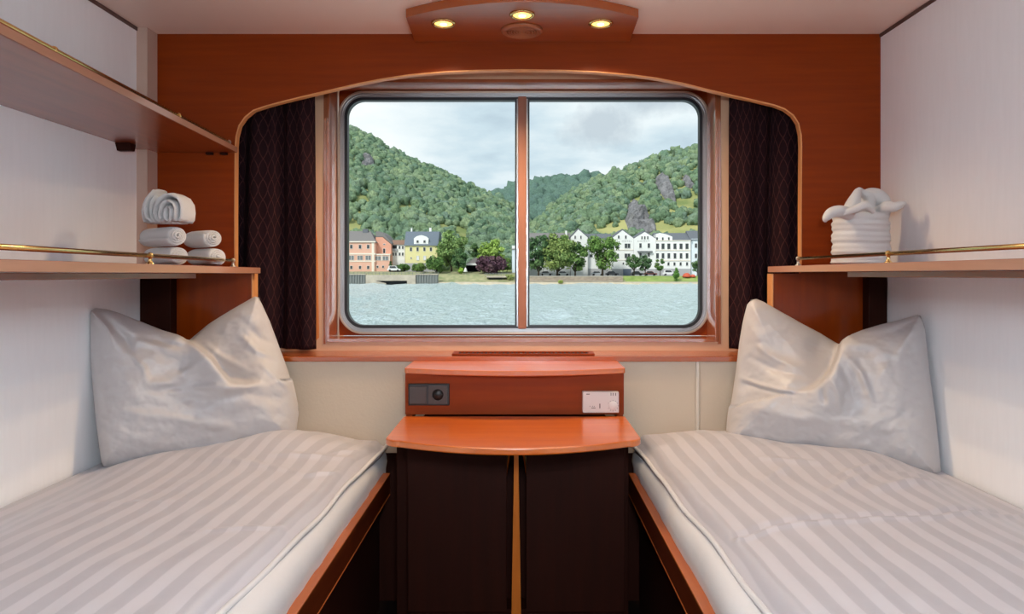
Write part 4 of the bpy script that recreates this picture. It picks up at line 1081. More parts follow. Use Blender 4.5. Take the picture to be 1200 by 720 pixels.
def mass(name, items, mt, label):
    """all the crowns nobody could count, as one mesh"""
    Vs, Fs, o = [], [], 0
    for (x, y, z, r, i, a) in items:
        V, Fc = CROWN_LO[i]; c, s = math.cos(a), math.sin(a)
        W = np.stack([(V[:, 0]*c-V[:, 1]*s)*r+x, (V[:, 0]*s+V[:, 1]*c)*r+y, V[:, 2]*r+z], 1); Vs.append(W); Fs.append(Fc+o); o += len(V)
    V = np.concatenate(Vs); Fc = np.concatenate(Fs)
    me = bpy.data.meshes.new(name); me.vertices.add(len(V)); me.vertices.foreach_set('co', V.ravel().astype(np.float32))
    me.loops.add(Fc.size); me.loops.foreach_set('vertex_index', Fc.ravel().astype(np.int32))
    me.polygons.add(len(Fc)); me.polygons.foreach_set('loop_start', np.arange(0, Fc.size, 3, dtype=np.int32)); me.polygons.foreach_set('loop_total', np.full(len(Fc), 3, dtype=np.int32))
    me.materials.append(mt); me.update(); me.validate(); me.polygons.foreach_set('use_smooth', [True]*len(me.polygons))
    ob = bpy.data.objects.new(name, me); COL.objects.link(ob); tag(ob, label, 'woods', kind='stuff'); return ob
def scatter(fn, x0, x1, y0, y1, step, rmin, rmax, other=None, zones=True):
    out = []
    y = y0
    while y < y1:
        x = x0
        while x < x1:
            xx = x+random.uniform(-.5, .5)*step; yy = y+random.uniform(-.5, .5)*step; z = fn(xx, yy); x += step
            if other is not None and other(xx, yy) > z+1: continue
            px, py = CX+xx/yy*F, CY-(z+1-CAMZ)/yy*F
            if zones:
                if any(in_poly((px, py+2), q) for q in rock_zones): continue
                if any(in_poly((px, py), q) for q in meadows) and random.random() < .86: continue
            r = random.uniform(rmin, rmax)
            if random.random() < .12: r *= 1.25
            out.append((xx, yy, z+r*.15, r, random.randrange(6), random.uniform(0, 6.28)))
        y += step*.9
    return out
LT = scatter(HL, -190, 40, 247, 448, 3.5, 1.4, 2.7, HR)
RT = scatter(HR, -20, 165, 252, 398, 3.5, 1.3, 2.6, HL)
FT = scatter(HF, -260, 300, 560, 915, 11, 5.5, 8.5, None, False)
def woods(items, count, where, mt, short):
    vis = []; rest = []
    for it in items:
        px, py = CX+it[0]/it[1]*F, CY-(it[2]-CAMZ)/it[1]*F
        (vis if 400 < px < 826 and not (600 < px < 624) and it[1] > 258 else rest).append(it)
    vis.sort(key=lambda q: -q[3]/q[1]); pick = vis[:count]; rest += vis[count:]
    for (x, y, z, r, i, a) in pick:
        ob = bpy.data.objects.new('hillside_tree', crown_mesh(i, mt)); COL.objects.link(ob); ob.location = (x, y, z); ob.scale = (r, r, r); ob.rotation_euler = (0, 0, a)
        tag(ob, 'round leafy tree in the dense woods on the %s hillside' % where, 'tree', 'trees of the woods on the %s hillside' % where)
    mass('hillside_woods', rest, mt, 'dense %s woods covering the rest of the %s hillside' % (short, where))
woods(LT, 150, 'left', M_WOODS, 'green')
woods(RT, 150, 'right', M_WOODS, 'green')
mass('hillside_woods', FT, M_WOODSF, 'woods covering the far hill in the valley gap, haze tinted into their blue-green')

# ---- trees and shrubs on the shore
M_BARK = mat('tree_bark', (.06, .045, .03), .9)
def leafy(name, px, py_base, d, wpx, hpx, cols, label, cat='tree', trunk=.22, dens=1.0, shape='round', group=None, leaf=.34):
    """a tree or shrub: trunk with limbs, and a crown of clustered leaves"""
    base = U(px, py_base, d); W = wpx/F*d; H = hpx/F*d
    base.z = shore(base.x, d)[0]
    H += (U(px, py_base, d).z-base.z)
    t = empty(name, base, label, cat, group)
    rng = np.random.default_rng(int(px*7+d))
    th = H*trunk
    nC = int(34*dens) if shape != 'cone' else int(26*dens)
    cen = []; rad = []
    while len(cen) < nC:
        p = rng.uniform(-1, 1, 3)
        if np.dot(p, p) > 1: continue
        if np.dot(p, p) < .18 and rng.random() < .6: continue
        if shape == 'cone':
            hgt = (p[2]+1)/2; w = (1-hgt)**.8*.5*W*.85
            cen.append((p[0]*w, p[1]*w, th+(H-th)*(hgt*.92+.02))); rad.append(.30*W*(1-hgt*.6))
        else:
            k = .5 if p[2] < 0 else .5
            cen.append((p[0]*W*.44*(1-.15*max(0, -p[2])), p[1]*W*.40, th+(H-th)*(.5+p[2]*.44))); rad.append(W*rng.uniform(.12, .20))
    cen = np.array(cen); rad = np.array(rad)
    nL = int(4200*dens); ci = rng.integers(0, nC, nL); dv = rng.normal(size=(nL, 3)); dv /= np.linalg.norm(dv, axis=1)[:, None]
    pos = cen[ci]+dv*rad[ci][:, None]*rng.uniform(.55, 1.08, nL)[:, None]*np.array([1, 1, .8])
    nrm = dv+.7*rng.normal(size=(nL, 3)); nrm[:, 2] += .35; nrm /= np.linalg.norm(nrm, axis=1)[:, None]
    a = np.cross(nrm, rng.normal(size=(nL, 3))); a /= np.linalg.norm(a, axis=1)[:, None]; b = np.cross(nrm, a)
    sz = leaf*rng.uniform(.7, 1.5, nL)[:, None]*max(.5, min(1.1, W/8))
    q = np.stack([pos-a*sz, pos+b*sz*.6+nrm*sz*.15, pos+a*sz, pos-b*sz*.6+nrm*sz*.15], 1)
    q[:, :, 2] = np.maximum(q[:, :, 2], .05)
    V = q.reshape(-1, 3)+np.array(base); m = MB(); m.v = V.tolist(); m.f = [(4*i, 4*i+1, 4*i+2, 4*i+3) for i in range(nL)]; m.sm = [False]*nL; m.mi = [0]*nL
    obj('foliage', m, leaf_mat(name+'_leaves', cols, .55, gain=1.7), t, fix=False)
    m = MB(); m.tube([base+Vector((0, 0, -.15)), base+Vector((.05, 0, th)), base+Vector((0, .05, th+(H-th)*.55))], [max(.12, W*.035), max(.09, W*.028), .04], 8)
    for k in range(5):
        e = Vector(cen[rng.integers(0, nC)]); m.tube([base+Vector((.03, 0, th*.95)), base+e*.6+Vector((0, 0, th*.3)), base+e], [W*.018, W*.012, .03], 6)
    obj('trunk', m, M_BARK, t)
    return t
G1 = [(.055, .115, .035), (.10, .18, .05), (.15, .23, .07)]
G2 = [(.14, .23, .05), (.22, .32, .07), (.28, .38, .10)]
G3 = [(.045, .095, .04), (.08, .15, .06), (.11, .18, .07)]
GY = [(.12, .20, .06), (.21, .26, .08), (.16, .24, .08)]
PU = [(.06, .030, .045), (.10, .05, .07), (.13, .075, .085)]
# left bank
leafy('leafy_tree', 529, 318, 228, 37, 46, [(.11, .19, .06), (.16, .24, .08), (.20, .29, .10)], 'broad mid-green tree right beside the yellow house', trunk=.12)
leafy('leafy_tree', 538.5, 319, 222, 19, 30, G3, 'dark round tree in front of the broad tree by the yellow house', trunk=.1)
leafy('leafy_tree', 577, 318, 230, 33, 37, G2, 'bright yellow-green tree behind the purple-leaved tree', trunk=.15)
leafy('leafy_tree', 557, 316, 236, 13, 32, G3, 'narrow dark tree between the carport and the bright tree', trunk=.1)
leafy('leafy_tree', 575.5, 321.3, 221, 34, 21.5, PU, 'purple-leaved tree near the centre bar of the window', trunk=.06)
leafy('leafy_tree', 594, 319, 226, 12, 18, G1, 'green bush between the purple-leaved tree and the white building edge', trunk=.08)
leafy('shrub', 511, 319.5, 222, 23, 18, G1, 'green shrub at the right foot of the yellow house', 'shrub', trunk=.05)
leafy('hedge', 473, 318.5, 223, 16, 8, G1, 'clipped green hedge below the yellow house, its left half', 'hedge', trunk=.04, dens=.6)
leafy('hedge', 489, 318.5, 223, 18, 9, [(.10, .17, .05), (.14, .21, .06)], 'green hedge below the yellow house, its right half', 'hedge', trunk=.04, dens=.6)
leafy('shrub', 457.8, 315, 223, 4, 10, G3, 'slim dark shrub at the right corner of the pink house', 'shrub', trunk=.05, dens=.4)
leafy('shrub', 540, 321.2, 219, 7.5, 7.5, [(.25, .38, .06), (.32, .45, .10)], 'small bright green round shrub in front of the carport', 'shrub', trunk=.05, dens=.5)
leafy('shrub', 597.5, 330.5, 214.5, 10, 9, [(.22, .26, .08), (.30, .33, .12)], 'pale green bush at the waterline by the centre bar', 'shrub', trunk=.05, dens=.5)
# right bank
leafy('leafy_tree', 631, 323, 222, 35, 49, G3, 'big dark green tree leftmost in front of the white houses', trunk=.09, dens=1.3)
leafy('leafy_tree', 653, 323, 221, 42, 50, GY, 'big yellow-green tree in front of the white houses', trunk=.09, dens=1.4)
leafy('leafy_tree', 674, 323, 222, 32, 41, G1, 'green tree leaning out right of the yellow-green tree', trunk=.1, dens=.9)
leafy('leafy_tree', 706, 323, 221, 41, 48, [(.07, .14, .03), (.11, .19, .05), (.15, .24, .06)], 'tall airy green tree standing alone before the white houses', trunk=.18, dens=.75)
leafy('leafy_tree', 743, 323.5, 220, 19, 25, G3, 'dark green young tree before the gap of two gables, left of a pair', trunk=.22, dens=.6)
leafy('leafy_tree', 756, 323.5, 220, 18, 25, [(.05, .10, .05), (.09, .15, .07)], 'dark green young tree before the middle gable, right of a pair', trunk=.22, dens=.6)
leafy('leafy_tree', 773.5, 323.5, 220, 14, 20, G1, 'small green tree in front of the long white house', trunk=.28, dens=.5)
leafy('leafy_tree', 817, 322.5, 221, 16, 20, G3, 'dark green tree at the right edge of the window view', trunk=.2, dens=.5)
leafy('cypress', 792.5, 331.2, 214, 9.5, 19.5, [(.07, .17, .03), (.11, .23, .05)], 'slim green cypress on the lawn by the river', 'tree', trunk=.04, shape='cone', dens=.7, leaf=.24)
leafy('shrub', 657, 332.2, 212.0, 7, 3.5, [(.25, .30, .06), (.3, .36, .1)], 'small yellow-green plant at the foot of the quay wall', 'shrub', trunk=.02, dens=.3)

# ---- houses
M_PINK = mat('pink_render', (.72, .42, .32), .85); M_PEACH = mat('peach_render', (.70, .34, .24), .85); M_YEL = mat('yellow_render', (.75, .68, .34), .85)
M_WHT = mat('white_render', (.80, .80, .78), .85); M_CRM = mat('cream_trim', (.80, .72, .62), .8); M_GREYR = mat('grey_render', (.40, .40, .41), .85)
M_SLATE = mat('slate_roof', (.13, .14, .16), .7); M_SLATEB = mat('blue_slate_roof', (.13, .16, .20), .7); M_ROOFG = mat('grey_roof', (.20, .185, .18), .8); M_ROOFR = mat('brown_roof', (.28, .16, .11), .8)
M_PANE = mat('dark_window_pane', (.045, .05, .055), .3); M_WFR = mat('white_window_frame', (.72, .72, .70), .6); M_DK = mat('dark_opening', (.02, .02, .022), .8)
M_SHUT = mat('grey_shutter', (.18, .19, .20), .6); M_GARAGE = mat('white_garage_door', (.75, .75, .74), .6); M_BLUEG = mat('blue_grey_door', (.12, .15, .20), .6)
def facade_window(t, pxc, pyc, w, h, d, frame=.35, mt=None):
    """window on a wall facing the river at depth d (frame > pane)"""
    c = U(pxc, pyc, d); W, H = w/F*d, h/F*d
    m = MB(); ring(m, [(c.x-W/2, c.z-H/2), (c.x+W/2, c.z-H/2), (c.x+W/2, c.z+H/2), (c.x-W/2, c.z+H/2)],
                   [(c.x-W/2+.08, c.z-H/2+.08), (c.x+W/2-.08, c.z-H/2+.08), (c.x+W/2-.08, c.z+H/2-.08), (c.x-W/2+.08, c.z+H/2-.08)], d-.14, d-.002)
    if W > 1.3: m.box(c.x-.05, c.x+.05, d-.12, d-.002, c.z-H/2+.1, c.z+H/2-.1)
    f = obj('window', m, M_WFR, t)
    obj('pane', MB().box(c.x-W/2+.06, c.x+W/2-.06, d-.06, d-.003, c.z-H/2+.06, c.z+H/2-.06), mt or M_PANE, f)
def wall_box(px0, px1, py0, py1, d, dep):
    a = U(px0, py1, d); b = U(px1, py0, d); return (a.x, b.x, d, d+dep, a.z, b.z)
def gable_wall(mb, px0, px1, py_eave, py_apex, py_base, d, dep, apx=None):
    a, b = U(px0, py_base, d), U(px1, py_eave, d); ap_ = U(apx if apx else (px0+px1)/2, py_apex, d)
    mb.prism([(a.x, a.z), (b.x, a.z), (b.x, b.z), (ap_.x, ap_.z), (a.x, b.z)], 'y', d, d+dep)
def gable_roof(mb, px0, px1, py_eave, py_apex, d, dep, th=.35, over=.35, apx=None):
    a, b = U(px0, py_eave, d), U(px1, py_eave, d); ap_ = U(apx if apx else (px0+px1)/2, py_apex, d)
    l = [(a.x-over, a.z-.15), (ap_.x, ap_.z+.12), (b.x+over, b.z-.15), (b.x+over, b.z-.15+th), (ap_.x, ap_.z+.12+th), (a.x-over, a.z-.15+th)]
    mb.prism(l, 'y', d+.3, d+dep)
def side_roof(mb, px0, px1, py_eave, py_ridge, d, dep, th=.3, hip=0):
    """roof whose ridge runs along the river front"""
    a, b = U(px0, py_eave, d), U(px1, py_eave, d); r = U(px0, py_ridge, d+dep/2).z; h = hip
    lo = a.z-.1
    vs = [(a.x-.3, d-.4, lo), (b.x+.3, d-.4, lo), (b.x+.3, d+dep+.4, lo), (a.x-.3, d+dep+.4, lo), (a.x-.3+h, d+dep/2, r), (b.x+.3-h, d+dep/2, r)]
    mb.add(vs, [(0, 1, 5, 4), (2, 3, 4, 5), (0, 4, 3), (1, 2, 5), (0, 3, 2, 1)])

# pink house
d = 226; t = empty('town_house', U(424, 320, d), 'pink town house with grey hipped roof at the left edge of the view', 'house')
z0 = 1.6
def wb(mb, px0, px1, py0, py1, d, dep, base=None):
    x0, x1, y0, y1, za, zb = wall_box(px0, px1, py0, py1, d, dep); mb.box(x0, x1, y0, y1, za if base is None else min(za, base), zb)
m = MB(); wb(m, 392, 439.5, 284, 320.5, d, 12); obj('wall', m, M_PINK, t)
m = MB(); wb(m, 392, 440, 305.5, 307, d-.12, .2); wb(m, 392, 440, 296.8, 298.5, d-.12, .2); wb(m, 435.6, 438.4, 284, 320, d-.15, .2); wb(m, 392, 440, 282.8, 284.4, d-.3, .5); obj('cornice', m, M_CRM, t)
m = MB(); side_roof(m, 389, 440, 284, 271.0, d, 12, hip=3.2); obj('roof', m, M_ROOFG, t)
m = MB(); wb(m, 425, 431, 268.5, 276, d+5, 1.4); obj('chimney', m, M_SLATE, t)
for px in (402, 411.7, 422, 431.5):
    facade_window(t, px, 289.3, 3.4, 5, d); facade_window(t, px, 302.3, 6.6, 5.6, d, mt=M_SHUT); facade_window(t, px, 313.6, 3.2, 4.2, d)
# peach house with terrace annex
d = 228; t = empty('town_house', U(449, 320, d), 'peach house end wall with low annex, right of the pink house', 'house')
m = MB(); a = U(439.5, 320.5, d); pts = [(U(p, q, d).x, U(p, q, d).z) for p, q in ((440, 320), (458, 320), (458, 286.5), (448, 278), (440, 278))]; m.prism(pts, 'y', d+.5, d+12); obj('wall', m, M_PEACH, t)
m = MB(); pts = [(U(p, q, d).x, U(p, q, d).z) for p, q in ((440, 277.6), (448.2, 277.6), (458.6, 286.3), (458.6, 284.8), (449.5, 274.5), (444.5, 271.2), (440, 271.2))]; m.prism(pts, 'y', d+.7, d+12.2); obj('roof', m, M_ROOFG, t)
m = MB(); wb(m, 438.5, 456.6, 299, 320.5, d-1.5, 2.1); obj('annex', m, M_PINK, t)
m = MB(); wb(m, 438, 457, 297.6, 299.2, d-1.7, 2.3); wb(m, 438.4, 439.4, 299, 306, d-1.6, .2); wb(m, 447, 448, 299, 306, d-1.6, .2); wb(m, 455.8, 456.8, 299, 306, d-1.6, .2); obj('cornice', m, M_CRM, t)
for px in (443, 451.8): facade_window(t, px, 302.8, 7, 5, d-1.5, mt=M_SHUT)
for px in (442.5, 449): facade_window(t, px, 312.8, 2.6, 3, d-1.5)
facade_window(t, 450.3, 294.2, 3, 6, d+.5, mt=M_DK); facade_window(t, 450.3, 286.5, 2.6, 1.6, d+.5)
# little white house
d = 231; t = empty('town_house', U(466, 317, d), 'small white house with two garage doors between peach and yellow houses', 'house')
m = MB(); wb(m, 458.5, 474.5, 286.5, 317, d, 9); obj('wall', m, M_WHT, t)
m = MB(); side_roof(m, 457.5, 475, 286.5, 281.5, d, 9); obj('roof', m, M_ROOFR, t)
m = MB(); wb(m, 459, 465, 287.5, 294.5, d-.05, .2); obj('balcony_opening', m, M_DK, t)
m = MB(); wb(m, 458.6, 465.4, 291.5, 294.5, d-.5, .45); obj('balcony', m, M_GREYR, t)
for px in (468.3, 472): facade_window(t, px, 290.2, 2.4, 4, d); facade_window(t, px, 298, 2.4, 4, d)
for px in (461, 464): facade_window(t, px, 298, 2.2, 4, d)
for px in (462.2, 469.8): m = MB(); wb(m, px-3.2, px+3.2, 304.5, 310.5, d-.06, .1); obj('garage_door', m, M_GARAGE, t)
# yellow house
d = 228; t = empty('town_house', U(494, 316, d), 'yellow house with blue-grey slate roof and white dormer', 'house')
m = MB(); wb(m, 475, 512.5, 287, 309, d, 11); obj('wall', m, M_YEL, t)
m = MB(); wb(m, 474.5, 513, 308.5, 319, d-.1, 11); obj('plinth', m, M_GREYR, t)
m = MB(); a, b = U(473.8, 287.3, d), U(513.6, 287.3, d); r = U(490, 271.5, d+3.2).z
m.prism([(d-.5, a.z-.2), (d+3.2, r), (d+7.8, r), (d+11.5, a.z-.2)], 'x', a.x, b.x); obj('roof', m, M_SLATEB, t)
m = MB(); dd = d-.2; pts = [(U(p, q, dd).x, U(p, q, dd).z) for p, q in ((485, 286.2), (502, 286.2), (502, 279.5), (499, 277.2), (496, 276.2), (493.5, 275.8), (491, 276.2), (488, 277.2), (485, 279.5))]
m.prism(pts, 'y', dd, dd+3.2); dm = obj('dormer', m, M_WHT, t)
for px in (489.4, 497.5): facade_window(t, px, 283.3, 3, 3.4, dd)
for px in (481.6, 489.4, 497.4, 505): facade_window(t, px, 292.3, 3, 4.8, d)
for px, w, h in ((489.6, 3.2, 5.4), (497.7, 3.2, 5.4), (505.2, 3, 5), (481.8, 1.6, 2.2)): facade_window(t, px, 302.5, w, h, d, mt=M_GARAGE if 488 < px < 500 else None)
m = MB(); wb(m, 481.5, 483, 267.5, 275, d+3.5, .5); wb(m, 503, 505.5, 267, 275, d+3.5, .8); obj('chimney', m, M_WHT, t)
# carport
d = 226; t = empty('carport', U(552, 321, d), 'dark open carport with pale flat roof edge beside the purple-leaved tree', 'carport')
m = MB(); wb(m, 546, 560, 308.8, 311, d-.4, 6.4); obj('roof_edge', m, M_WHT, t)
m = MB(); pts = [(U(p, q, d).x, U(p, q, d).z) for p, q in ((547, 308.8), (560, 308.8), (560, 302.5), (556, 302.5))]; m.prism(pts, 'y', d, d+5.5); obj('roof', m, M_ROOFG, t)
m = MB(); wb(m, 546.5, 562, 311, 321.5, d+5.4, .4); wb(m, 561.5, 562.5, 311, 321.5, d, 5.5); wb(m, 546.2, 547, 311, 321.5, d, 5.5); obj('wall', m, M_DK, t)
# pale building behind the mullion
d = 224; t = empty('white_building', U(610, 321, d), 'narrow white building just left of the window centre bar', 'building')
m = MB(); wb(m, 600, 619, 292.5, 320.5, d, 8); obj('wall', m, mat('pale_blue_render', (.66, .74, .80), .8), t)
m = MB(); wb(m, 600, 604, 288, 292.6, d+1, 3); obj('chimney', m, M_WHT, t)
m = MB(); wb(m, 599.6, 619.4, 291.6, 292.6, d-.3, 8.5); obj('roof', m, M_ROOFG, t)

# right side row of white houses
D = 232
t = empty('town_house', U(645, 323, D), 'long white house with low roof hidden behind the big trees', 'house')
m = MB(); wb(m, 610, 668, 281, 324, D+1, 11); obj('wall', m, M_WHT, t)
m = MB(); side_roof(m, 609, 668.5, 281, 273.2, D+1, 11); obj('roof', m, M_ROOFG, t)
for px in (616, 626, 636, 646, 656, 664):
    for py in (287, 298, 309): facade_window(t, px, py, 3, 5, D+1)
m = MB(); wb(m, 662.5, 664.5, 270.5, 277, D+4, .8); obj('chimney', m, M_WHT, t)
t = empty('town_house', U(679, 323, D), 'white house with a plain narrow gable between the trees', 'house')
m = MB(); gable_wall(m, 668.8, 688.8, 278.5, 269, 324, D, 12, apx=677.8); obj('wall', m, M_WHT, t)
m = MB(); gable_roof(m, 668.8, 688.8, 278.5, 269, D, 12, apx=677.8); obj('roof', m, M_SLATE, t)
for px in (674, 680.7): facade_window(t, px, 278.2, 2, 4, D)
for py in (290, 301): facade_window(t, 678, py, 3, 5, D)
t = empty('town_house', U(698, 323, D), 'lower white wing with slate roof behind the tall airy tree', 'house')
m = MB(); wb(m, 689, 716.5, 281.5, 324, D+2, 10); obj('wall', m, M_WHT, t)
m = MB(); side_roof(m, 688.6, 717, 281.5, 274.2, D+2, 10); obj('roof', m, M_SLATE, t)
for px in (692.7, 700, 708):
    for py in (289, 300): facade_window(t, px, py, 4, 4, D+2)
m = MB(); wb(m, 689.5, 716, 315, 324, D+1.9, .2); obj('plinth', m, M_GREYR, t)
def gable_house(px0, px1, pe, pa, apx, label, extra):
    t = empty('town_house', U((px0+px1)/2, 323, D), label, 'house')
    m = MB(); gable_wall(m, px0, px1, pe, pa, 324, D, 12, apx=apx); obj('wall', m, M_WHT, t)
    m = MB(); gable_roof(m, px0+.6, px1-.6, pe, pa, D, 12, apx=apx); obj('roof', m, M_SLATE, t)
    m = MB(); wb(m, px0, px1, 315.3, 324, D-.15, .2); obj('plinth', m, M_GREYR, t)
    extra(t); return t
def sign(t, text, pxc, pyc, d, size):
    cu = bpy.data.curves.new('lettering', 'FONT'); cu.body = text; cu.size = size; cu.align_x = 'CENTER'; cu.align_y = 'CENTER'; cu.extrude = .03; cu.space_character = 1.6
    q = bpy.data.objects.new('lettering_curve', cu); me = bpy.data.meshes.new_from_object(q); bpy.data.objects.remove(q)
    o = bpy.data.objects.new('lettering', me); COL.objects.link(o); o.rotation_euler = (PI/2, 0, 0); o.location = U(pxc, pyc, d)-ROOT[t.name]; o.parent = t
    me.materials.clear(); me.materials.append(M_SIGN)
M_SIGN = mat('faded_grey_lettering', (.42, .42, .42), .8)
def exB(t):
    for px in (725, 733.3): facade_window(t, px, 278, 2.4, 4, D)
    facade_window(t, 735.3, 288.3, 7, 5.8, D); facade_window(t, 735.2, 300, 7, 5.8, D); facade_window(t, 724, 288.3, 3, 5.6, D); facade_window(t, 724, 300, 3, 5.6, D); facade_window(t, 730.4, 309, 2, 3, D)
    m = MB(); wb(m, 730.2, 739.5, 315.2, 323.5, D-.3, .1); obj('garage_door', m, M_BLUEG, t)
    m = MB(); wb(m, 717, 742.5, 292.6, 293.4, D-.15, .2); wb(m, 717, 742.5, 304.6, 305.3, D-.15, .2); obj('cornice', m, M_CRM, t)
    sign(t, 'HOTEL', 734.5, 282.8, D-.05, .75)
def exC(t):
    for px in (752.2, 755.6, 759): facade_window(t, px, 278.8, 2, 4, D)
    for px in (750.5, 760.3): facade_window(t, px, 288, 3.2, 5.8, D); facade_window(t, px, 298.8, 3, 5, D)
    m = MB(); wb(m, 747.5, 764.8, 294.2, 295.8, D-.9, .9); obj('awning', m, M_SHUT, t)
    sign(t, 'ANIMAT', 754, 282.8, D-.05, .75)
gable_house(717, 742.6, 279.5, 270, 729.6, 'white gabled house with a blue-grey garage door and lettering', exB)
gable_house(742.8, 768.6, 279.8, 272, 755.6, 'white middle gabled house with three small attic windows and lettering', exC)
t = empty('town_house', U(789, 323, D), 'long white house with rows of framed windows and grey roof', 'house')
m = MB(); wb(m, 768.8, 809.5, 282, 324, D, 12)
pts = [(U(p, q, D).x, U(p, q, D).z) for p, q in ((768.8, 282), (788, 282), (788, 277.5), (781, 274.8), (773.5, 273), (768.8, 275))]; m.prism(pts, 'y', D, D+5); obj('wall', m, M_WHT, t)
m = MB(); side_roof(m, 770, 810, 282, 273.2, D+.3, 12); obj('roof', m, M_SLATE, t)
m = MB()
for py in (282, 293.4, 305.4): wb(m, 768.8, 809.6, py-.4, py+.4, D-.2, .3)
obj('cornice', m, M_CRM, t)
m = MB(); wb(m, 768.8, 809.6, 315, 324, D-.15, .2); obj('plinth', m, M_GREYR, t)
for px in (769.9, 776.6, 783.7): facade_window(t, px, 280.2, 2.4, 4.2, D)
for px in (770.4, 776.9, 783.7, 790.9, 798, 805): facade_window(t, px, 288.8, 4, 7, D); facade_window(t, px, 300, 3.6, 6.6, D)
for px in (783.3, 790.3, 797.5, 805): facade_window(t, px, 309.5, 2.8, 4.4, D)
t = empty('town_house', U(820, 323, D), 'pale white house with grey roof cut off by the right window edge', 'house')
m = MB(); wb(m, 810, 836, 280, 324, D+.8, 11); obj('wall', m, mat('cool_white_render', (.70, .76, .80), .85), t)
m = MB(); side_roof(m, 809.5, 837, 281, 270.6, D+.8, 11); obj('roof', m, M_SLATE, t)
for px in (815.5, 822, 829):
    for py in (288, 300, 310): facade_window(t, px, py, 3.2, 5.6, D+.8)

# ---- quay walls, bridge, railing
M_CONC = mat('weathered_concrete', (.48, .41, .32), .9); vary(M_CONC, (.38, .33, .27), (.55, .48, .38), .5, 5, coord='World')
M_QGREY = mat('grey_sheet_piling', (.20, .21, .20), .8); M_BRICK = mat('brown_quay_stone', (.33, .26, .20), .9); vary(M_BRICK, (.25, .20, .16), (.42, .34, .26), .9, 5, (1, 1, 2), coord='World')
dq = 211
def piling(px0, px1, label):
    t = empty('quay_wall', U((px0+px1)/2, 334.5, dq), label, 'quay wall'); a, b = U(px0, 335, dq), U(px1, 322.3, dq)
    obj('sheet_piling', MB().box(a.x, b.x, dq+.25, dq+1.6, a.z-.5, b.z), M_QGREY, t)
    m = MB(); n = int((b.x-a.x)/.8)
    for k in range(n): x = a.x+.3+k*.8; m.box(x, x+.35, dq, dq+.26, a.z-.5, b.z)
    obj('piling_ribs', m, M_QGREY, t); obj('coping', MB().box(a.x, b.x, dq-.1, dq+1.7, b.z, b.z+.25), M_CONC, t)
piling(340, 428.4, 'grey ribbed quay wall left of the concrete culvert'); piling(487.3, 513, 'grey ribbed quay wall right of the concrete culvert')
t = empty('concrete_culvert', U(458, 334.5, dq), 'beige concrete quay block with a dark low opening at the water', 'quay wall')
a = U(428.6, 335.2, dq-.4); b = U(487, 322.4, dq-.4)
pts = [(U(p, q, dq-.4).x, U(p, q, dq-.4).z) for p, q in ((428.6, 336), (428.6, 322.4), (487, 322.4), (487, 336), (477, 336), (477, 329.2), (462, 329.2), (440, 329.4), (452, 332), (452, 336))]
obj('concrete_face', MB().prism(pts, 'y', dq-.4, dq+.8), M_CONC, t)
obj('dark_opening', MB().box(U(436, 0, dq).x, U(480, 0, dq).x, dq+.8, dq+1.2, ZW-.5, U(0, 328.5, dq).z), M_DK, t)
def railing(px0, px1, py, d, hpx, label, npost):
    t = empty('railing', U((px0+px1)/2, py, d), label, 'railing'); a, b = U(px0, py, d), U(px1, py, d); h = hpx/F*d
    m = MB(); 
    for q in (1, .55): m.box(a.x, b.x, d-.04, d+.04, a.z+h*q-.05, a.z+h*q+.03)
    obj('rail', m, M_QGREY, t)
    for k in range(npost): x = a.x+(b.x-a.x)*k/(npost-1); obj('post', MB().box(x-.05, x+.05, d-.05, d+.05, a.z-.15, a.z+h), M_QGREY, t)
railing(345, 514, 322.2, 212.2, 3.2, 'thin grey railing along the left quay', 40)
railing(568, 597, 323.5, 216, 3.2, 'short grey railing on the bank below the purple-leaved tree', 10)
t = empty('jetty', U(583, 325, 214), 'small pale concrete landing ledge on the grassy bank', 'jetty')
m = MB(); wb(m, 570, 597, 323.6, 325.4, 214, 3); obj('deck', m, M_CONC, t)
m = MB(); wb(m, 573, 590, 325.4, 327, 214.6, 2); obj('support', m, M_DK, t)
t = empty('quay_wall', U(676, 330.5, 214), 'brown stone quay wall below the big trees on the right bank', 'quay wall')
m = MB(); wb(m, 612, 730, 324.4, 331, 214.3, .9); obj('stone_face', m, M_BRICK, t)
m = MB(); wb(m, 612, 730.4, 323.8, 324.5, 214.2, 1.2); wb(m, 612, 733, 328.8, 329.6, 213.9, .5); obj('coping', m, M_CONC, t)
t = empty('quay_wall', U(780, 331, 213), 'low pale stone edging along the lawn on the right bank', 'quay wall')
m = MB(); wb(m, 733, 840, 330.6, 333.6, 212.6, .7); obj('stone_face', m, M_CONC, t)

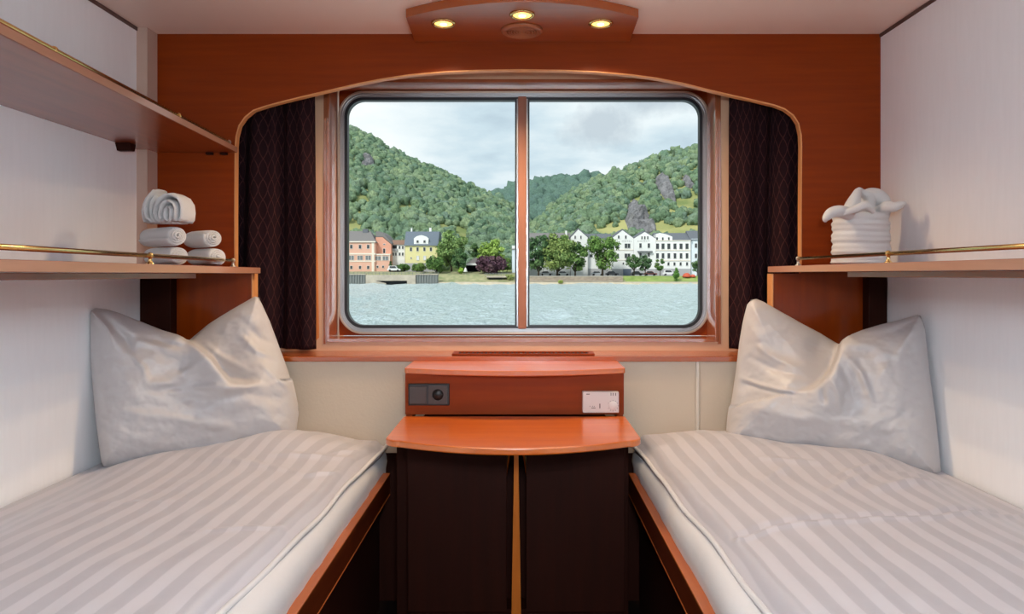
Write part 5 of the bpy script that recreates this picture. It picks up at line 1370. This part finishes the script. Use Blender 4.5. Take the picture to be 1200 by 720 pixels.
# ---- cars, tent, small things
def car(px, py, d, col, label, van=False):
    c = U(px, py, d); c.z = max(c.z, shore(c.x, d)[0]+.02); t = empty('parked_car', c, label, 'car')
    L_ = 2.1; H1, H2 = (.95, 1.75) if van else (.85, 1.42)
    body = [(-L_, .28), (-L_, .70), (-L_+.15, H1), (-1.0, H1), (1.05, H1), (L_-.1, .78), (L_, .6), (L_, .28)]
    cab = [(-1.75 if van else -1.6, H1), (-1.55 if van else -1.0, H2), (.55, H2), (1.15, H1)]
    P = lambda q: (c.x+q[0], c.z+q[1])
    m = MB(); m.prism([P(q) for q in body], 'y', d-.85, d+.85, .06); m.prism([P(q) for q in cab], 'y', d-.72, d+.72, .05); obj('body', m, mat('car_paint', col, .3, coat=.6), t)
    gl = [(-1.35, H1+.05), (-1.05 if not van else -1.3, H2-.1), (.45, H2-.1), (.9, H1+.05)]
    obj('side_windows', MB().prism([P(q) for q in gl], 'y', d-.735, d-.70), M_PANE, t)
    for x in (-1.25, 1.25):
        m = MB(); m.lathe([(.32, -.1), (.32, .1)], (c.x+x, d-.78, c.z+.32), 16, M=Matrix.Rotation(PI/2, 4, 'X')); m.lathe([(.32, -.1), (.32, .1)], (c.x+x, d+.78, c.z+.32), 16, M=Matrix.Rotation(PI/2, 4, 'X')); obj('wheels', m, M_DK, t)
car(462, 318.3, 222, (.75, .76, .78), 'white van parked between the pink house and the hedge', True)
car(660, 323.2, 227, (.78, .78, .78), 'white car parked under the big yellow-green tree')
car(700, 323.2, 226, (.45, .47, .50), 'silver car parked under the tall airy tree')
car(717, 323.2, 226, (.06, .06, .07), 'black car parked left of the blue-grey garage door')
car(746, 323.2, 226, (.05, .05, .05), 'black car parked behind the pair of young trees, left one')
car(762, 323.2, 226, (.25, .06, .05), 'dark red car parked before the middle gabled house')
car(784, 323, 228, (.78, .78, .78), 'white van parked left of the cypress', True)
car(640, 323.2, 227, (.55, .56, .58), 'grey car parked under the leftmost dark tree')
t = empty('red_tent', U(807, 325, 218), 'small red dome tent on the lawn right of the cypress', 'tent')
c = U(807, 326, 218); c.z = shore(c.x, 218)[0]
m = MB(); m.lathe([(1.35, c.z), (1.25, c.z+.5), (.95, c.z+.95), (.5, c.z+1.25), (.02, c.z+1.35)], (c.x-.6, 218, 0), 20); m.lathe([(.9, c.z), (.82, c.z+.4), (.5, c.z+.75), (.02, c.z+.9)], (c.x+1.3, 218, 0), 18)
obj('tent_skin', m, mat('red_tent_fabric', (.55, .10, .05), .7), t)
t = empty('parasol', U(545.5, 321.5, 219), 'closed pale garden parasol beside the bright green shrub', 'parasol')
c = U(545.5, 321.5, 219)
m = MB(); m.lathe([(.05, c.z+1.2), (.55, c.z+.7), (.62, c.z+.75), (.3, c.z+1.7), (.04, c.z+2.1)], (c.x, 219, 0), 14); obj('canopy', m, M_WHT, t)
m = MB(); m.lathe([(.25, c.z-.3), (.25, c.z), (.04, c.z+.05), (.04, c.z+1.3)], (c.x, 219, 0), 10); obj('pole', m, M_GREYR, t)
